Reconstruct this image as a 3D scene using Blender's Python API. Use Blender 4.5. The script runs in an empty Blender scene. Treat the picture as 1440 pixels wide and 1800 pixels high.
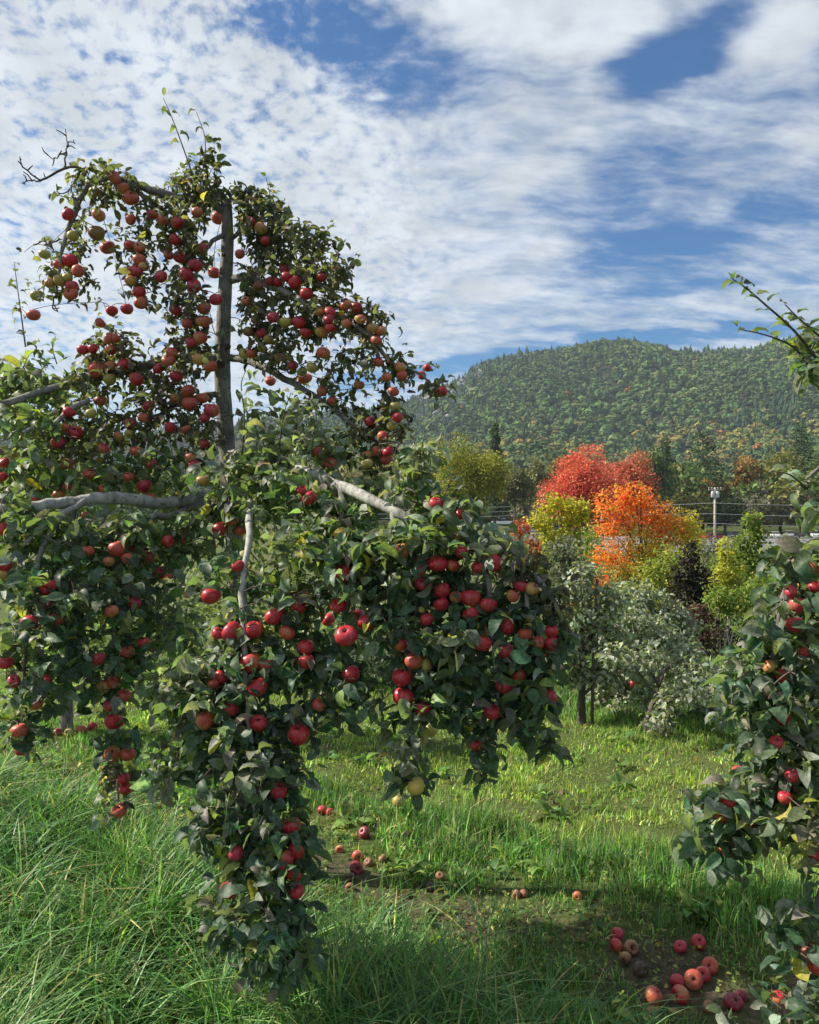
import bpy, math, random
import numpy as np
from mathutils import Vector, Matrix, noise as mnoise

random.seed(11)
rng = np.random.default_rng(11)
scene = bpy.context.scene
COL = scene.collection

# ------------------------------------------------------------------ camera
F = 1400.0            # focal length in photograph pixels (1440 px wide)
CAMZ = 1.8
cam_data = bpy.data.cameras.new('camera')
cam_data.sensor_fit = 'HORIZONTAL'
cam_data.sensor_width = 36.0
cam_data.lens = 36.0 * F / 1440.0
cam_data.clip_start = 0.05
cam_data.clip_end = 12000.0
cam = bpy.data.objects.new('camera', cam_data)
cam.location = (0, 0, CAMZ)
cam.rotation_euler = (math.radians(90), 0, 0)
COL.objects.link(cam)
scene.camera = cam

# ------------------------------------------------------------------ exposure
scene.view_settings.view_transform = 'Standard'
scene.view_settings.look = 'None'
scene.view_settings.gamma = 1.0
scene.view_settings.exposure = 0.80
scene.view_settings.use_curve_mapping = False

# ------------------------------------------------------------------ sun and sky
SUN_DIR = Vector((-0.76, 0.13, 0.63)).normalized()     # towards the sun: from the left
sun_el = math.asin(SUN_DIR.z)
sun_az = math.atan2(SUN_DIR.x, SUN_DIR.y)              # clockwise from +Y
sd = bpy.data.lights.new('sun', 'SUN')
sd.energy = 5.0
sd.angle = math.radians(0.55)
sd.color = (1.0, 0.92, 0.78)
sun = bpy.data.objects.new('sun', sd)
sun.rotation_euler = SUN_DIR.to_track_quat('Z', 'Y').to_euler()
sun.location = (-20, 10, 30)
COL.objects.link(sun)

world = bpy.data.worlds.new('World')
scene.world = world
world.use_nodes = True
world.cycles.sampling_method = 'MANUAL'
world.cycles.sample_map_resolution = 256
wt = world.node_tree
wt.nodes.clear()

class NG:
    """tiny helper for building node graphs"""
    def __init__(self, tree):
        self.t = tree
    def n(self, typ, ins=None, **props):
        nd = self.t.nodes.new(typ)
        for k, v in props.items():
            setattr(nd, k, v)
        for k, v in (ins or {}).items():
            s = nd.inputs[k]
            if hasattr(v, 'links') or isinstance(v, bpy.types.NodeSocket):
                self.t.links.new(v, s)
            else:
                s.default_value = v
        return nd
    def m(self, op, a, b=None, c=None, clamp=False):
        ins = {0: a}
        if b is not None: ins[1] = b
        if c is not None: ins[2] = c
        return self.n('ShaderNodeMath', ins, operation=op, use_clamp=clamp).outputs[0]
    def v(self, op, a, b=None):
        ins = {0: a}
        if b is not None: ins[1] = b
        nd = self.n('ShaderNodeVectorMath', ins, operation=op)
        return nd.outputs['Value'] if op in ('DOT_PRODUCT', 'LENGTH', 'DISTANCE') else nd.outputs[0]
    def noise(self, vec, scale, detail=3.0, rough=0.5, dist=0.0, lac=2.0, dim='3D'):
        return self.n('ShaderNodeTexNoise', noise_dimensions=dim, ins={'Vector': vec, 'Scale': scale, 'Detail': detail, 'Roughness': rough,
                                             'Distortion': dist, 'Lacunarity': lac}).outputs['Fac']
    def ss(self, x, lo, hi, a=0.0, b=1.0):
        return self.n('ShaderNodeMapRange', {'Value': x, 'From Min': lo, 'From Max': hi, 'To Min': a, 'To Max': b},
                      interpolation_type='SMOOTHSTEP').outputs['Result']
    def mix(self, f, a, b, blend='MIX'):
        nd = self.t.nodes.new('ShaderNodeMix')
        nd.data_type = 'RGBA'; nd.blend_type = blend
        for idx, v in ((0, f), (6, a), (7, b)):
            s = nd.inputs[idx]
            if isinstance(v, bpy.types.NodeSocket): self.t.links.new(v, s)
            elif idx == 0: s.default_value = v
            else: s.default_value = (v[0], v[1], v[2], 1.0)
        return nd.outputs[2]

def pixdir(px, py):
    return Vector(((px - 720) / F, 1.0, (900 - py) / F)).normalized()

def build_sky():
    g = NG(wt)
    sky = g.n('ShaderNodeTexSky', sky_type='NISHITA', sun_disc=False, sun_elevation=sun_el, sun_rotation=sun_az,
              altitude=200.0, air_density=1.15, dust_density=0.35, ozone_density=2.6)
    tc = g.n('ShaderNodeTexCoord').outputs['Generated']
    d = g.v('NORMALIZE', tc)
    sep = g.n('ShaderNodeSeparateXYZ', {0: d})
    zz = g.m('ADD', g.m('MAXIMUM', sep.outputs[2], 0.0), ZOFF)
    u = g.m('DIVIDE', sep.outputs[0], zz)
    v = g.m('DIVIDE', sep.outputs[1], zz)
    uv = g.n('ShaderNodeCombineXYZ', {0: u, 1: v, 2: 0.0}).outputs[0]
    # warped coordinates for the puffs
    w1 = g.n('ShaderNodeTexNoise', {'Vector': uv, 'Scale': 4.5, 'Detail': 1.0}, noise_dimensions='2D').outputs['Color']
    wv = g.v('SCALE', g.v('SUBTRACT', w1, (0.5, 0.5, 0.5)))
    wv.node.inputs['Scale'].default_value = 0.055
    uvw = g.v('ADD', uv, wv)
    # altocumulus: small puffs in a sheet
    pn = g.noise(uvw, 34.0, 4.0, 0.6, 0.0, dim='2D')
    vor = g.n('ShaderNodeTexVoronoi', {'Vector': uvw, 'Scale': 40.0, 'Smoothness': 1.0}, feature='SMOOTH_F1', voronoi_dimensions='2D').outputs['Distance']
    puff = g.m('SUBTRACT', g.m('MULTIPLY', pn, 1.1), g.m('MULTIPLY', vor, 0.40))
    # streaked sheet: stretched noise, turned
    rot = g.n('ShaderNodeMapping', {'Vector': uvw, 'Rotation': (0, 0, math.radians(-38)), 'Scale': (1.0, 3.2, 1.0)}).outputs[0]
    st = g.noise(rot, 2.4, 4.0, 0.6, 0.0, dim='2D')
    rip = g.n('ShaderNodeMapping', {'Vector': uvw, 'Rotation': (0, 0, math.radians(12)), 'Scale': (9.0, 20.0, 1.0)}).outputs[0]
    rp = g.noise(rip, 1.3, 3.0, 0.6, 0.0, dim='2D')
    big = g.noise(uv, 1.6, 4.0, 0.55, dim='2D')
    edge = g.noise(uvw, 6.0, 4.0, 0.62, dim='2D')
    # coverage: cloud sheet thins towards the right, breaks where the clear patches are
    cov = g.m('ADD', g.m('MULTIPLY', g.m('SUBTRACT', big, 0.5), 0.9), g.ss(u, 0.6, -0.55, 0.30, 0.90))
    def blob(p0, p1, wid):
        """soft patch of the sheet between two directions"""
        q = []
        for p in (p0, p1):
            c = pixdir(*p); q.append(Vector((c.x / (c.z + ZOFF), c.y / (c.z + ZOFF), 0)))
        mid = (q[0] + q[1]) / 2; e = q[1] - q[0]; L = max(e.length / 2, 1e-3) + wid * 0.5; e.normalize(); nrm = Vector((-e.y, e.x, 0))
        rel = g.v('SUBTRACT', uv, tuple(mid))
        x1 = g.m('DIVIDE', g.v('DOT_PRODUCT', rel, tuple(e)), L); x2 = g.m('DIVIDE', g.v('DOT_PRODUCT', rel, tuple(nrm)), wid)
        ln = g.m('SQRT', g.m('ADD', g.m('MULTIPLY', x1, x1), g.m('MULTIPLY', x2, x2)))
        ln = g.m('ADD', ln, g.m('ADD', g.m('MULTIPLY', g.m('SUBTRACT', edge, 0.5), 1.5), g.m('MULTIPLY', g.m('SUBTRACT', st, 0.5), 2.0)))
        return g.ss(ln, 1.6, 0.2)
    holes = None
    for a in HOLES:
        b = g.m('MULTIPLY', blob(*a[:3]), a[3])
        holes = b if holes is None else g.m('MAXIMUM', holes, b)
    thick = None
    for a in THICK:
        b = g.m('MULTIPLY', blob(*a[:3]), a[3])
        thick = b if thick is None else g.m('MAXIMUM', thick, b)
    cov = g.m('ADD', g.m('SUBTRACT', cov, g.m('MULTIPLY', holes, 0.95)), g.m('MULTIPLY', thick, 0.8))
    leftness = g.ss(u, 0.25, -0.35)
    tex = g.n('ShaderNodeMix', {0: leftness, 2: g.m('ADD', g.m('MULTIPLY', st, 0.62), g.m('MULTIPLY', rp, 0.42)), 3: puff}).outputs[0]
    dens = g.m('ADD', g.m('MULTIPLY', g.m('SUBTRACT', tex, 0.47), g.ss(thick, 0.2, 1.0, 2.0, 1.0)), cov)
    fac = g.ss(dens, -0.18, 0.98, 0.03, 0.96)
    # distance fade: the sheet goes thin and pale at the horizon
    fac = g.m('MULTIPLY', fac, g.ss(sep.outputs[2], 0.02, 0.22, 0.55, 1.0))
    shade = g.ss(g.noise(uvw, 7.0, 3.0, 0.6, dim='2D'), 0.3, 0.7, 0.86, 1.08)
    cb = g.n('ShaderNodeVectorMath', {0: CLOUD}, operation='SCALE')
    wt.links.new(shade, cb.inputs['Scale'])
    skycol = g.mix(1.0, sky.outputs[0], SKYTINT, 'MULTIPLY')
    colr = g.mix(fac, skycol, cb.outputs[0])
    bg = g.n('ShaderNodeBackground', {'Color': colr, 'Strength': SKY_STRENGTH})
    out = g.n('ShaderNodeOutputWorld')
    wt.links.new(bg.outputs[0], out.inputs['Surface'])

ZOFF = 0.27
SKY_STRENGTH = 0.072
CLOUD = (6.0, 6.4, 6.8)
SKYTINT = (0.15, 0.53, 0.86)
# clear patches and thick banks of the cloud sheet: from one direction to another, width, weight
HOLES = [((1060, 205), (1275, 50), 0.050, 1.0), ((400, 20), (720, 70), 0.065, 0.85), ((560, 100), (800, 160), 0.055, 0.5), ((1320, 390), (1500, 320), 0.070, 0.5),
         ((700, 660), (1250, 590), 0.055, 1.0), ((1050, 450), (1330, 400), 0.05, 0.42), ((1100, 520), (1500, 480), 0.03, 0.35), ((560, 690), (720, 660), 0.06, 0.7)]
THICK = [((760, 25), (1150, 15), 0.070, 0.68), ((1300, 90), (1440, 20), 0.070, 0.72), ((0, 520), (160, 470), 0.10, 0.45), ((900, 330), (1200, 110), 0.05, 0.45), ((0, 100), (420, 420), 0.22, 0.16)]
build_sky()

def P(px, py, D):
    """photograph pixel at a real distance -> place in the world"""
    return np.array([(px - 720) / F * D, D, CAMZ + (900 - py) / F * D])

# ================================================================== helpers
def unit(a):
    a = np.asarray(a, float)
    return a / np.maximum(np.linalg.norm(a, axis=-1, keepdims=True), 1e-9)

def mesh_np(name, V, T, mat, col=None, smooth=True):
    V = np.asarray(V, np.float32); T = np.asarray(T, np.int32)
    me = bpy.data.meshes.new(name)
    me.vertices.add(len(V)); me.vertices.foreach_set('co', V.ravel())
    k = T.shape[1]
    me.loops.add(T.size); me.loops.foreach_set('vertex_index', T.ravel())
    me.polygons.add(len(T))
    me.polygons.foreach_set('loop_start', np.arange(0, T.size, k, dtype=np.int32))
    me.polygons.foreach_set('loop_total', np.full(len(T), k, np.int32))
    me.polygons.foreach_set('use_smooth', np.full(len(T), smooth, bool))
    if col is not None:
        col = np.asarray(col, np.float32)
        if col.ndim == 1: col = np.tile(col, (len(V), 1))
        at = me.color_attributes.new('col', 'FLOAT_COLOR', 'POINT')
        at.data.foreach_set('color', np.concatenate([col, np.ones((len(col), 1), np.float32)], 1).astype(np.float32).ravel())
    me.materials.append(mat)
    me.update(calc_edges=True)
    return me

def put(name, me, parent=None, loc=(0, 0, 0), kind=None, label=None, cat=None, group=None):
    o = bpy.data.objects.new(name, me)
    COL.objects.link(o)
    o.location = loc
    if parent is not None: o.parent = parent
    if kind: o['kind'] = kind
    if label: o['label'] = label
    if cat: o['category'] = cat
    if group: o['group'] = group
    return o

class MB:
    """collects triangles (with a colour for each vertex) for one mesh"""
    def __init__(self): self.V, self.T, self.C, self.n = [], [], [], 0
    def add(self, V, T, c=(0.5, 0.5, 0.5)):
        V = np.asarray(V, float); T = np.asarray(T, int)
        c = np.asarray(c, float)
        if c.ndim == 1: c = np.tile(c, (len(V), 1))
        self.V.append(V); self.T.append(T + self.n); self.C.append(c); self.n += len(V)
    def mesh(self, name, mat, origin=(0, 0, 0), smooth=True):
        V = np.concatenate(self.V) - np.asarray(origin, float)
        return mesh_np(name, V, np.concatenate(self.T), mat, np.concatenate(self.C), smooth)

def quads(Q):
    Q = np.asarray(Q)
    return np.concatenate([Q[:, [0, 1, 2]], Q[:, [0, 2, 3]]])

def smooth_path(pts, per=4):
    """Catmull-Rom through the points"""
    p = np.asarray(pts, float)
    if len(p) < 3: 
        t = np.linspace(0, 1, per + 1)[:, None]
        return p[0] * (1 - t) + p[-1] * t
    q = np.vstack([2 * p[0] - p[1], p, 2 * p[-1] - p[-2]])
    out = []
    for i in range(1, len(q) - 2):
        for s in np.arange(per) / per:
            out.append(0.5 * ((2 * q[i]) + (-q[i-1] + q[i+1]) * s + (2*q[i-1] - 5*q[i] + 4*q[i+1] - q[i+2]) * s*s
                              + (-q[i-1] + 3*q[i] - 3*q[i+1] + q[i+2]) * s**3))
    out.append(p[-1])
    return np.array(out)

def tube(pts, rad, n=8, rough=0.0, cap=True):
    p = np.asarray(pts, float); m = len(p)
    rad = np.broadcast_to(np.asarray(rad, float), (m,))
    tan = unit(np.gradient(p, axis=0))
    ref = np.array([0, 0, 1.0]) if abs(tan[0][2]) < 0.8 else np.array([1.0, 0, 0])
    u = unit(np.cross(tan, ref)); 
    for i in range(1, m):                      # keep frames from flipping
        if np.dot(u[i], u[i-1]) < 0: u[i] = -u[i]
    v = np.cross(tan, u)
    a = np.arange(n) / n * 2 * math.pi
    r = rad[:, None] * (1 + (rng.normal(0, rough, (m, n)) if rough else 0))
    V = p[:, None] + r[..., None] * (np.cos(a)[None, :, None] * u[:, None] + np.sin(a)[None, :, None] * v[:, None])
    V = V.reshape(-1, 3)
    i, j = np.meshgrid(np.arange(m - 1), np.arange(n), indexing='ij')
    j2 = (j + 1) % n
    T = quads(np.stack([i*n + j, i*n + j2, (i+1)*n + j2, (i+1)*n + j], -1).reshape(-1, 4))
    if cap:
        V = np.vstack([V, p[0], p[-1]])
        k = np.arange(n); k2 = (k + 1) % n
        T = np.vstack([T, np.stack([np.full(n, m*n), k2, k], -1), np.stack([np.full(n, m*n + 1), (m-1)*n + k, (m-1)*n + k2], -1)])
    return V, T

def box(c, s, rz=0.0):
    c = np.asarray(c, float); s = np.asarray(s, float) / 2
    V = np.array([[x, y, z] for z in (-1, 1) for y in (-1, 1) for x in (-1, 1)]) * s
    ca, sa = math.cos(rz), math.sin(rz)
    V = V @ np.array([[ca, sa, 0], [-sa, ca, 0], [0, 0, 1]]) + c
    T = quads([[0, 2, 3, 1], [4, 5, 7, 6], [0, 1, 5, 4], [2, 6, 7, 3], [0, 4, 6, 2], [1, 3, 7, 5]])
    return V, T

# ------------------------------------------------------------------ leaf shapes
def leaf_template(rows=4, width=0.30, fold=0.25, curl=0.5, wave=0.06, seed=0, narrow_tip=1.0):
    """ovate leaf along +Y, width on X, upper side +Z"""
    r = random.Random(seed)
    V, T = [(0, 0, 0)], []
    for i in range(1, rows + 1):
        t = i / (rows + 1)
        w = width * math.sin(math.pi * t ** 0.9) ** 0.62 * (1.0 - 0.10 * t * narrow_tip)
        ang = curl * t * t
        y = t * math.cos(ang * 0.7); z = -t * math.sin(ang) * 0.75
        for sx in (-1, 0, 1):
            zz = z + abs(sx) * (fold * w + r.uniform(-wave, wave))
            V.append((sx * w * (1 - 0.25 * fold), y + abs(sx) * r.uniform(-0.02, 0.03), zz))
    V.append((0, math.cos(curl * 0.7), -math.sin(curl) * 0.75))
    tip = len(V) - 1
    T += [(0, 2, 1), (0, 3, 2)]
    for i in range(rows - 1):
        a = 1 + i * 3; b = a + 3
        T += [(a, a+1, b+1), (a, b+1, b), (a+1, a+2, b+2), (a+1, b+2, b+1)]
    a = 1 + (rows - 1) * 3
    T += [(a, a+1, tip), (a+1, a+2, tip)]
    return np.array(V, float), np.array(T, int)

LEAF_HI = [leaf_template(4, 0.32 + 0.05*math.sin(i*2.1), 0.15 + 0.12*(i % 4), 0.15 + 0.22*(i % 5), 0.05, i) for i in range(10)]
LEAF_CURL = [leaf_template(4, 0.27 + 0.03*(i % 3), 0.55 + 0.15*(i % 3), 0.5 + 0.3*(i % 4), 0.09, 50 + i) for i in range(8)]
LEAF_LO = [leaf_template(2, 0.28 + 0.04*(i % 3), 0.15 + 0.15*(i % 3), 0.2 + 0.25*(i % 3), 0.05, 90 + i) for i in range(6)]
LEAF_FAR = [(np.array([[0, 0, 0], [-.36, .45, .08], [.36, .5, .1], [0, 1, -.12]]), np.array([[0, 2, 1], [1, 2, 3]])),
            (np.array([[0, 0, 0], [-.45, .4, -.1], [.3, .55, .12], [.05, 1, .1]]), np.array([[0, 2, 1], [1, 2, 3]]))]

def scatter(mb, pos, d, nrm, size, cols, templates):
    """adds one leaf for each row"""
    n = len(pos)
    if n == 0: return
    Y = unit(d); Z = unit(nrm - (nrm * Y).sum(-1, keepdims=True) * Y); X = np.cross(Y, Z)
    pick = rng.integers(0, len(templates), n)
    for k, (tv, tt) in enumerate(templates):
        s = np.where(pick == k)[0]
        if not len(s): continue
        V = pos[s, None] + size[s, None, None] * (tv[None, :, 0:1]*X[s, None] + tv[None, :, 1:2]*Y[s, None] + tv[None, :, 2:3]*Z[s, None])
        nv = len(tv)
        T = (tt[None] + (np.arange(len(s)) * nv)[:, None, None]).reshape(-1, 3)
        mb.add(V.reshape(-1, 3), T, np.repeat(cols[s], nv, 0))

def rdir(n):
    return unit(rng.normal(size=(n, 3)))

def palette(n, entries, jitter=0.18):
    """entries: (weight, (r,g,b))"""
    w = np.array([e[0] for e in entries], float); w /= w.sum()
    c = np.array([e[1] for e in entries])[rng.choice(len(entries), n, p=w)]
    return np.clip(c * np.exp(rng.normal(0, jitter, (n, 1))) * (1 + rng.normal(0, jitter * 0.35, (n, 3))), 0.002, 0.95)

# ------------------------------------------------------------------ materials
def new_mat(name):
    m = bpy.data.materials.new(name); m.use_nodes = True
    m.node_tree.nodes.clear()
    return m, NG(m.node_tree)

def finish(g, shader, disp=None):
    o = g.n('ShaderNodeOutputMaterial')
    g.t.links.new(shader, o.inputs['Surface'])

def leaf_mat(name, trans=0.35, rough=0.5, spec=0.4, under=(1.7, 1.6, 1.5), dust=0.0, tcol=(1.6, 1.9, 0.7), under_mix=0.55, scale=38.0, spots=0.0):
    m, g = new_mat(name)
    c = g.n('ShaderNodeAttribute', attribute_name='col').outputs['Color']
    tc = g.n('ShaderNodeTexCoord').outputs['Object']
    nz = g.ss(g.noise(tc, scale, 2.0, 0.6), 0.3, 0.7, 0.72, 1.3)
    cv = g.n('ShaderNodeVectorMath', {0: c}, operation='SCALE'); g.t.links.new(nz, cv.inputs['Scale'])
    base = cv.outputs[0]
    if dust:
        dn = g.ss(g.noise(tc, scale * 0.6, 3.0, 0.65), 0.45, 0.75, 0.0, dust)
        base = g.mix(dn, base, (0.36, 0.38, 0.34))
    if spots:
        base = g.mix(g.ss(g.noise(tc, scale * 0.45, 4.0, 0.7), 0.60, 0.68, 0.0, spots), base, (0.10, 0.065, 0.035))
    back = g.n('ShaderNodeNewGeometry').outputs['Backfacing']
    pale = g.mix(under_mix, g.mix(1.0, base, under, 'MULTIPLY'), (0.16, 0.18, 0.12))
    base = g.mix(back, base, pale)
    bs = g.n('ShaderNodeBsdfPrincipled', {'Base Color': base, 'Roughness': rough, 'Specular IOR Level': spec})
    tr = g.n('ShaderNodeBsdfTranslucent', {'Color': g.mix(1.0, base, tcol, 'MULTIPLY')})
    mx = g.n('ShaderNodeMixShader', {0: trans, 1: bs.outputs[0], 2: tr.outputs[0]})
    finish(g, mx.outputs[0])
    return m

def bark_mat(name, ca, cb, scale=30.0, bump=0.9, stretch=(1, 1, 0.35)):
    m, g = new_mat(name)
    tc = g.n('ShaderNodeTexCoord').outputs['Object']
    mp = g.n('ShaderNodeMapping', {'Vector': tc, 'Scale': stretch}).outputs[0]
    n1 = g.noise(mp, scale, 5.0, 0.65)
    n2 = g.noise(tc, scale * 0.25, 3.0, 0.6)
    lent = g.n('ShaderNodeMapping', {'Vector': tc, 'Scale': (1.0, 1.0, 3.0)}).outputs[0]
    n3 = g.ss(g.noise(lent, scale * 1.1, 2.0, 0.5), 0.63, 0.70)
    c = g.mix(g.ss(n1, 0.35, 0.65), ca, cb)
    c = g.mix(g.ss(n2, 0.45, 0.7, 0.0, 0.6), c, (cb[0]*1.25, cb[1]*1.3, cb[2]*1.2))
    c = g.mix(g.ss(g.noise(tc, scale * 0.12, 4.0, 0.7), 0.5, 0.68, 0.0, 0.6), c, (ca[0]*0.6, ca[1]*0.62, ca[2]*0.55))
    c = g.mix(g.m('MULTIPLY', n3, 0.8), c, (ca[0]*0.3, ca[1]*0.3, ca[2]*0.3))
    bp = g.n('ShaderNodeBump', {'Height': n1, 'Strength': bump, 'Distance': 0.012})
    bs = g.n('ShaderNodeBsdfPrincipled', {'Base Color': c, 'Roughness': 0.85, 'Specular IOR Level': 0.25, 'Normal': bp.outputs[0]})
    finish(g, bs.outputs[0])
    return m

def plain_mat(name, col, rough=0.6, metal=0.0, spec=0.4, var=0.2, scale=8.0):
    m, g = new_mat(name)
    tc = g.n('ShaderNodeTexCoord').outputs['Object']
    f = g.ss(g.noise(tc, scale, 4.0, 0.6), 0.3, 0.7)
    c = g.mix(f, tuple(x * (1 - var) for x in col), tuple(min(1, x * (1 + var)) for x in col))
    bs = g.n('ShaderNodeBsdfPrincipled', {'Base Color': c, 'Roughness': rough, 'Metallic': metal, 'Specular IOR Level': spec})
    finish(g, bs.outputs[0])
    return m

M_LEAF = leaf_mat('apple leaf', 0.36, 0.50, 0.36, dust=0.28, scale=110.0, spots=0.7)
M_LEAF_ONE = leaf_mat('large apple leaf', 0.36, 0.50, 0.36, dust=0.28, scale=8.0, spots=0.7)
M_LEAF_DRY = leaf_mat('dusty apple leaf', 0.28, 0.55, 0.35, dust=0.65)
M_GARDEN = leaf_mat('nursery leaf', 0.36, 0.6, 0.25, under_mix=0.15, tcol=(1.1, 1.15, 0.8))
M_FARLEAF = leaf_mat('distant leaf', 0.28, 0.7, 0.2, under=(1.0, 1.0, 1.0), under_mix=0.0, tcol=(1.2, 1.3, 0.8))
M_GRASS = leaf_mat('grass blade', 0.35, 0.45, 0.35, under=(1.1, 1.1, 1.0), under_mix=0.0, tcol=(1.3, 1.6, 0.6))
M_WEED = leaf_mat('weed leaf', 0.35, 0.5, 0.3, under=(1.2, 1.2, 1.1), under_mix=0.1)
M_BARK = bark_mat('grey apple bark', (0.12, 0.11, 0.10), (0.27, 0.255, 0.235))
M_BARK_PALE = bark_mat('pale apple bark', (0.22, 0.21, 0.19), (0.42, 0.41, 0.385))
M_TWIG = bark_mat('twig bark', (0.055, 0.043, 0.036), (0.15, 0.125, 0.105), 60.0)
M_BARK_DARK = bark_mat('dark bark', (0.05, 0.042, 0.036), (0.13, 0.115, 0.10), 12.0)
M_BARK_BIRCH = bark_mat('pale sapling bark', (0.32, 0.28, 0.22), (0.52, 0.47, 0.38), 20.0)

# ================================================================== land
def sstep(x, a, b):
    t = np.clip((x - a) / (b - a), 0, 1)
    return t * t * (3 - 2 * t)

VALLEY = -4.2
def gz(x, y):
    x = np.asarray(x, float); y = np.asarray(y, float)
    s = np.clip(y - 5.5, 0, None)
    drop = 0.105 * (np.sqrt(s * s + 4.0) - 2.0)
    z = -drop
    z = VALLEY + np.logaddexp(0, (z - VALLEY) * 1.6) / 1.6
    z = z + 0.035 * np.sin(1.7 * x + 0.6 * y) * np.cos(1.1 * y - 0.4 * x) * np.exp(-np.abs(y) / 60) + 0.02 * np.sin(4.1 * x + 2) * np.sin(3.3 * y) * np.exp(-np.abs(y) / 30)
    # the grass bank at the near left
    z = z + 0.24 * sstep(-x, 0.7, 2.6) * sstep(y, 1.0, 2.5) * (1 - sstep(y + 0.75 * x, 2.6, 4.2))
    # road bank on the left of the valley floor
    z = z + 2.7 * sstep(y, 150, 182) * sstep(-y, -330, -250) * sstep(-x, -42, -20)
    return z

# the tree row: a bare strip of soil runs under it from back left to front right
ROW_A, ROW_D = np.array([-0.35, 4.02]), unit(np.array([1.0, -0.66]))
ROW_N = np.array([-ROW_D[1], ROW_D[0]])
ROW_N = ROW_N if ROW_N[1] > 0 else -ROW_N
def row_dist(x, y):
    """signed distance from the row line, positive on the far side"""
    return (np.asarray(x) - ROW_A[0]) * ROW_N[0] + (np.asarray(y) - ROW_A[1]) * ROW_N[1]
def vnoise(x, y, s, seed=0.0):
    """cheap smooth noise in 0..1"""
    x = np.asarray(x) * s + seed; y = np.asarray(y) * s - seed * 1.7
    return 0.5 + 0.5 * (np.sin(1.9*x + 1.3*np.sin(1.1*y)) * np.cos(1.7*y + 1.5*np.sin(0.9*x + 2)) * 0.6 + 0.4 * np.sin(4.3*x - 2.1*y + 2*np.sin(1.3*x)) * np.sin(3.9*y + 1.7*np.cos(2.2*x)))
def soil_mask(x, y):
    d = row_dist(x, y) + 0.25 * (vnoise(x, y, 2.3) - 0.5)
    s = np.clip(1 - np.abs(d + 0.06) / 0.60, 0, 1) * (0.78 * vnoise(x, y, 3.1, 4.0))
    return np.clip(s * 1.35, 0, 1) * sstep(-np.asarray(y), -9, -6.5)

def ground():
    xs = np.concatenate([-np.geomspace(6000, 8, 34), np.arange(-7.5, 7.51, 0.13), np.geomspace(8, 6000, 34)])
    ys = np.concatenate([-np.geomspace(3000, 4, 14), np.arange(-3.5, 12, 0.13), np.geomspace(12.3, 300, 70), np.geomspace(330, 7000, 14)])
    X, Y = np.meshgrid(xs, ys)
    Z = gz(X, Y)
    near = np.exp(-np.maximum(np.abs(Y - 3), 0) / 8)
    Z = Z + 0.018 * (vnoise(X, Y, 6.0) - 0.5) * near
    V = np.stack([X, Y, Z], -1).reshape(-1, 3)
    ny, nx = X.shape
    i, j = np.meshgrid(np.arange(ny - 1), np.arange(nx - 1), indexing='ij')
    T = quads(np.stack([i*nx + j, i*nx + j + 1, (i+1)*nx + j + 1, (i+1)*nx + j], -1).reshape(-1, 4))
    s = soil_mask(X, Y).reshape(-1)
    m, g = new_mat('orchard ground')
    a = g.n('ShaderNodeAttribute', attribute_name='col').outputs['Color']
    soil = g.n('ShaderNodeSeparateColor', {0: a}).outputs[0]
    tc = g.n('ShaderNodeTexCoord').outputs['Object']
    n1 = g.noise(tc, 1.3, 6.0, 0.65); n2 = g.noise(tc, 34.0, 5.0, 0.7); n3 = g.noise(tc, 0.16, 4.0, 0.6)
    grass = g.mix(g.ss(n2, 0.3, 0.7), (0.030, 0.050, 0.014), (0.105, 0.15, 0.038))
    grass = g.mix(g.ss(n3, 0.35, 0.7, 0.0, 0.6), grass, (0.12, 0.115, 0.045))
    soilc = g.mix(g.ss(n2, 0.3, 0.72), (0.03, 0.023, 0.017), (0.125, 0.10, 0.072))
    soilc = g.mix(g.ss(n1, 0.4, 0.7, 0.0, 0.55), soilc, (0.11, 0.115, 0.04))
    c = g.mix(g.ss(g.m('ADD', soil, g.m('MULTIPLY', g.m('SUBTRACT', n2, 0.5), 0.7)), 0.25, 0.6), grass, soilc)
    bp = g.n('ShaderNodeBump', {'Height': n2, 'Strength': 0.7, 'Distance': 0.03})
    bs = g.n('ShaderNodeBsdfPrincipled', {'Base Color': c, 'Roughness': 0.95, 'Specular IOR Level': 0.15, 'Normal': bp.outputs[0]})
    finish(g, bs.outputs[0])
    put('ground', mesh_np('ground', V, T, m, np.stack([s, s, s], -1)), kind='structure')
ground()

def sheet(name, pts, zoff, mat):
    """flat sheet over the valley floor, cut into strips that follow the ground"""
    (x0, y0), (x1, y1) = pts
    xs = np.linspace(x0, x1, 40); ys = np.linspace(y0, y1, 16)
    X, Y = np.meshgrid(xs, ys); Z = gz(X, Y) + zoff
    nx = len(xs); i, j = np.meshgrid(np.arange(len(ys) - 1), np.arange(nx - 1), indexing='ij')
    T = quads(np.stack([i*nx + j, i*nx + j + 1, (i+1)*nx + j + 1, (i+1)*nx + j], -1).reshape(-1, 4))
    return put(name, mesh_np(name, np.stack([X, Y, Z], -1).reshape(-1, 3), T, mat), kind='structure')
M_ASPHALT = plain_mat('worn asphalt', (0.17, 0.17, 0.175), 0.9, var=0.25, scale=0.4)
sheet('parking_lot', ((24, 120), (150, 198)), 0.03, M_ASPHALT)
sheet('road', ((-160, 186), (20, 196)), 0.03, M_ASPHALT)

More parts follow.
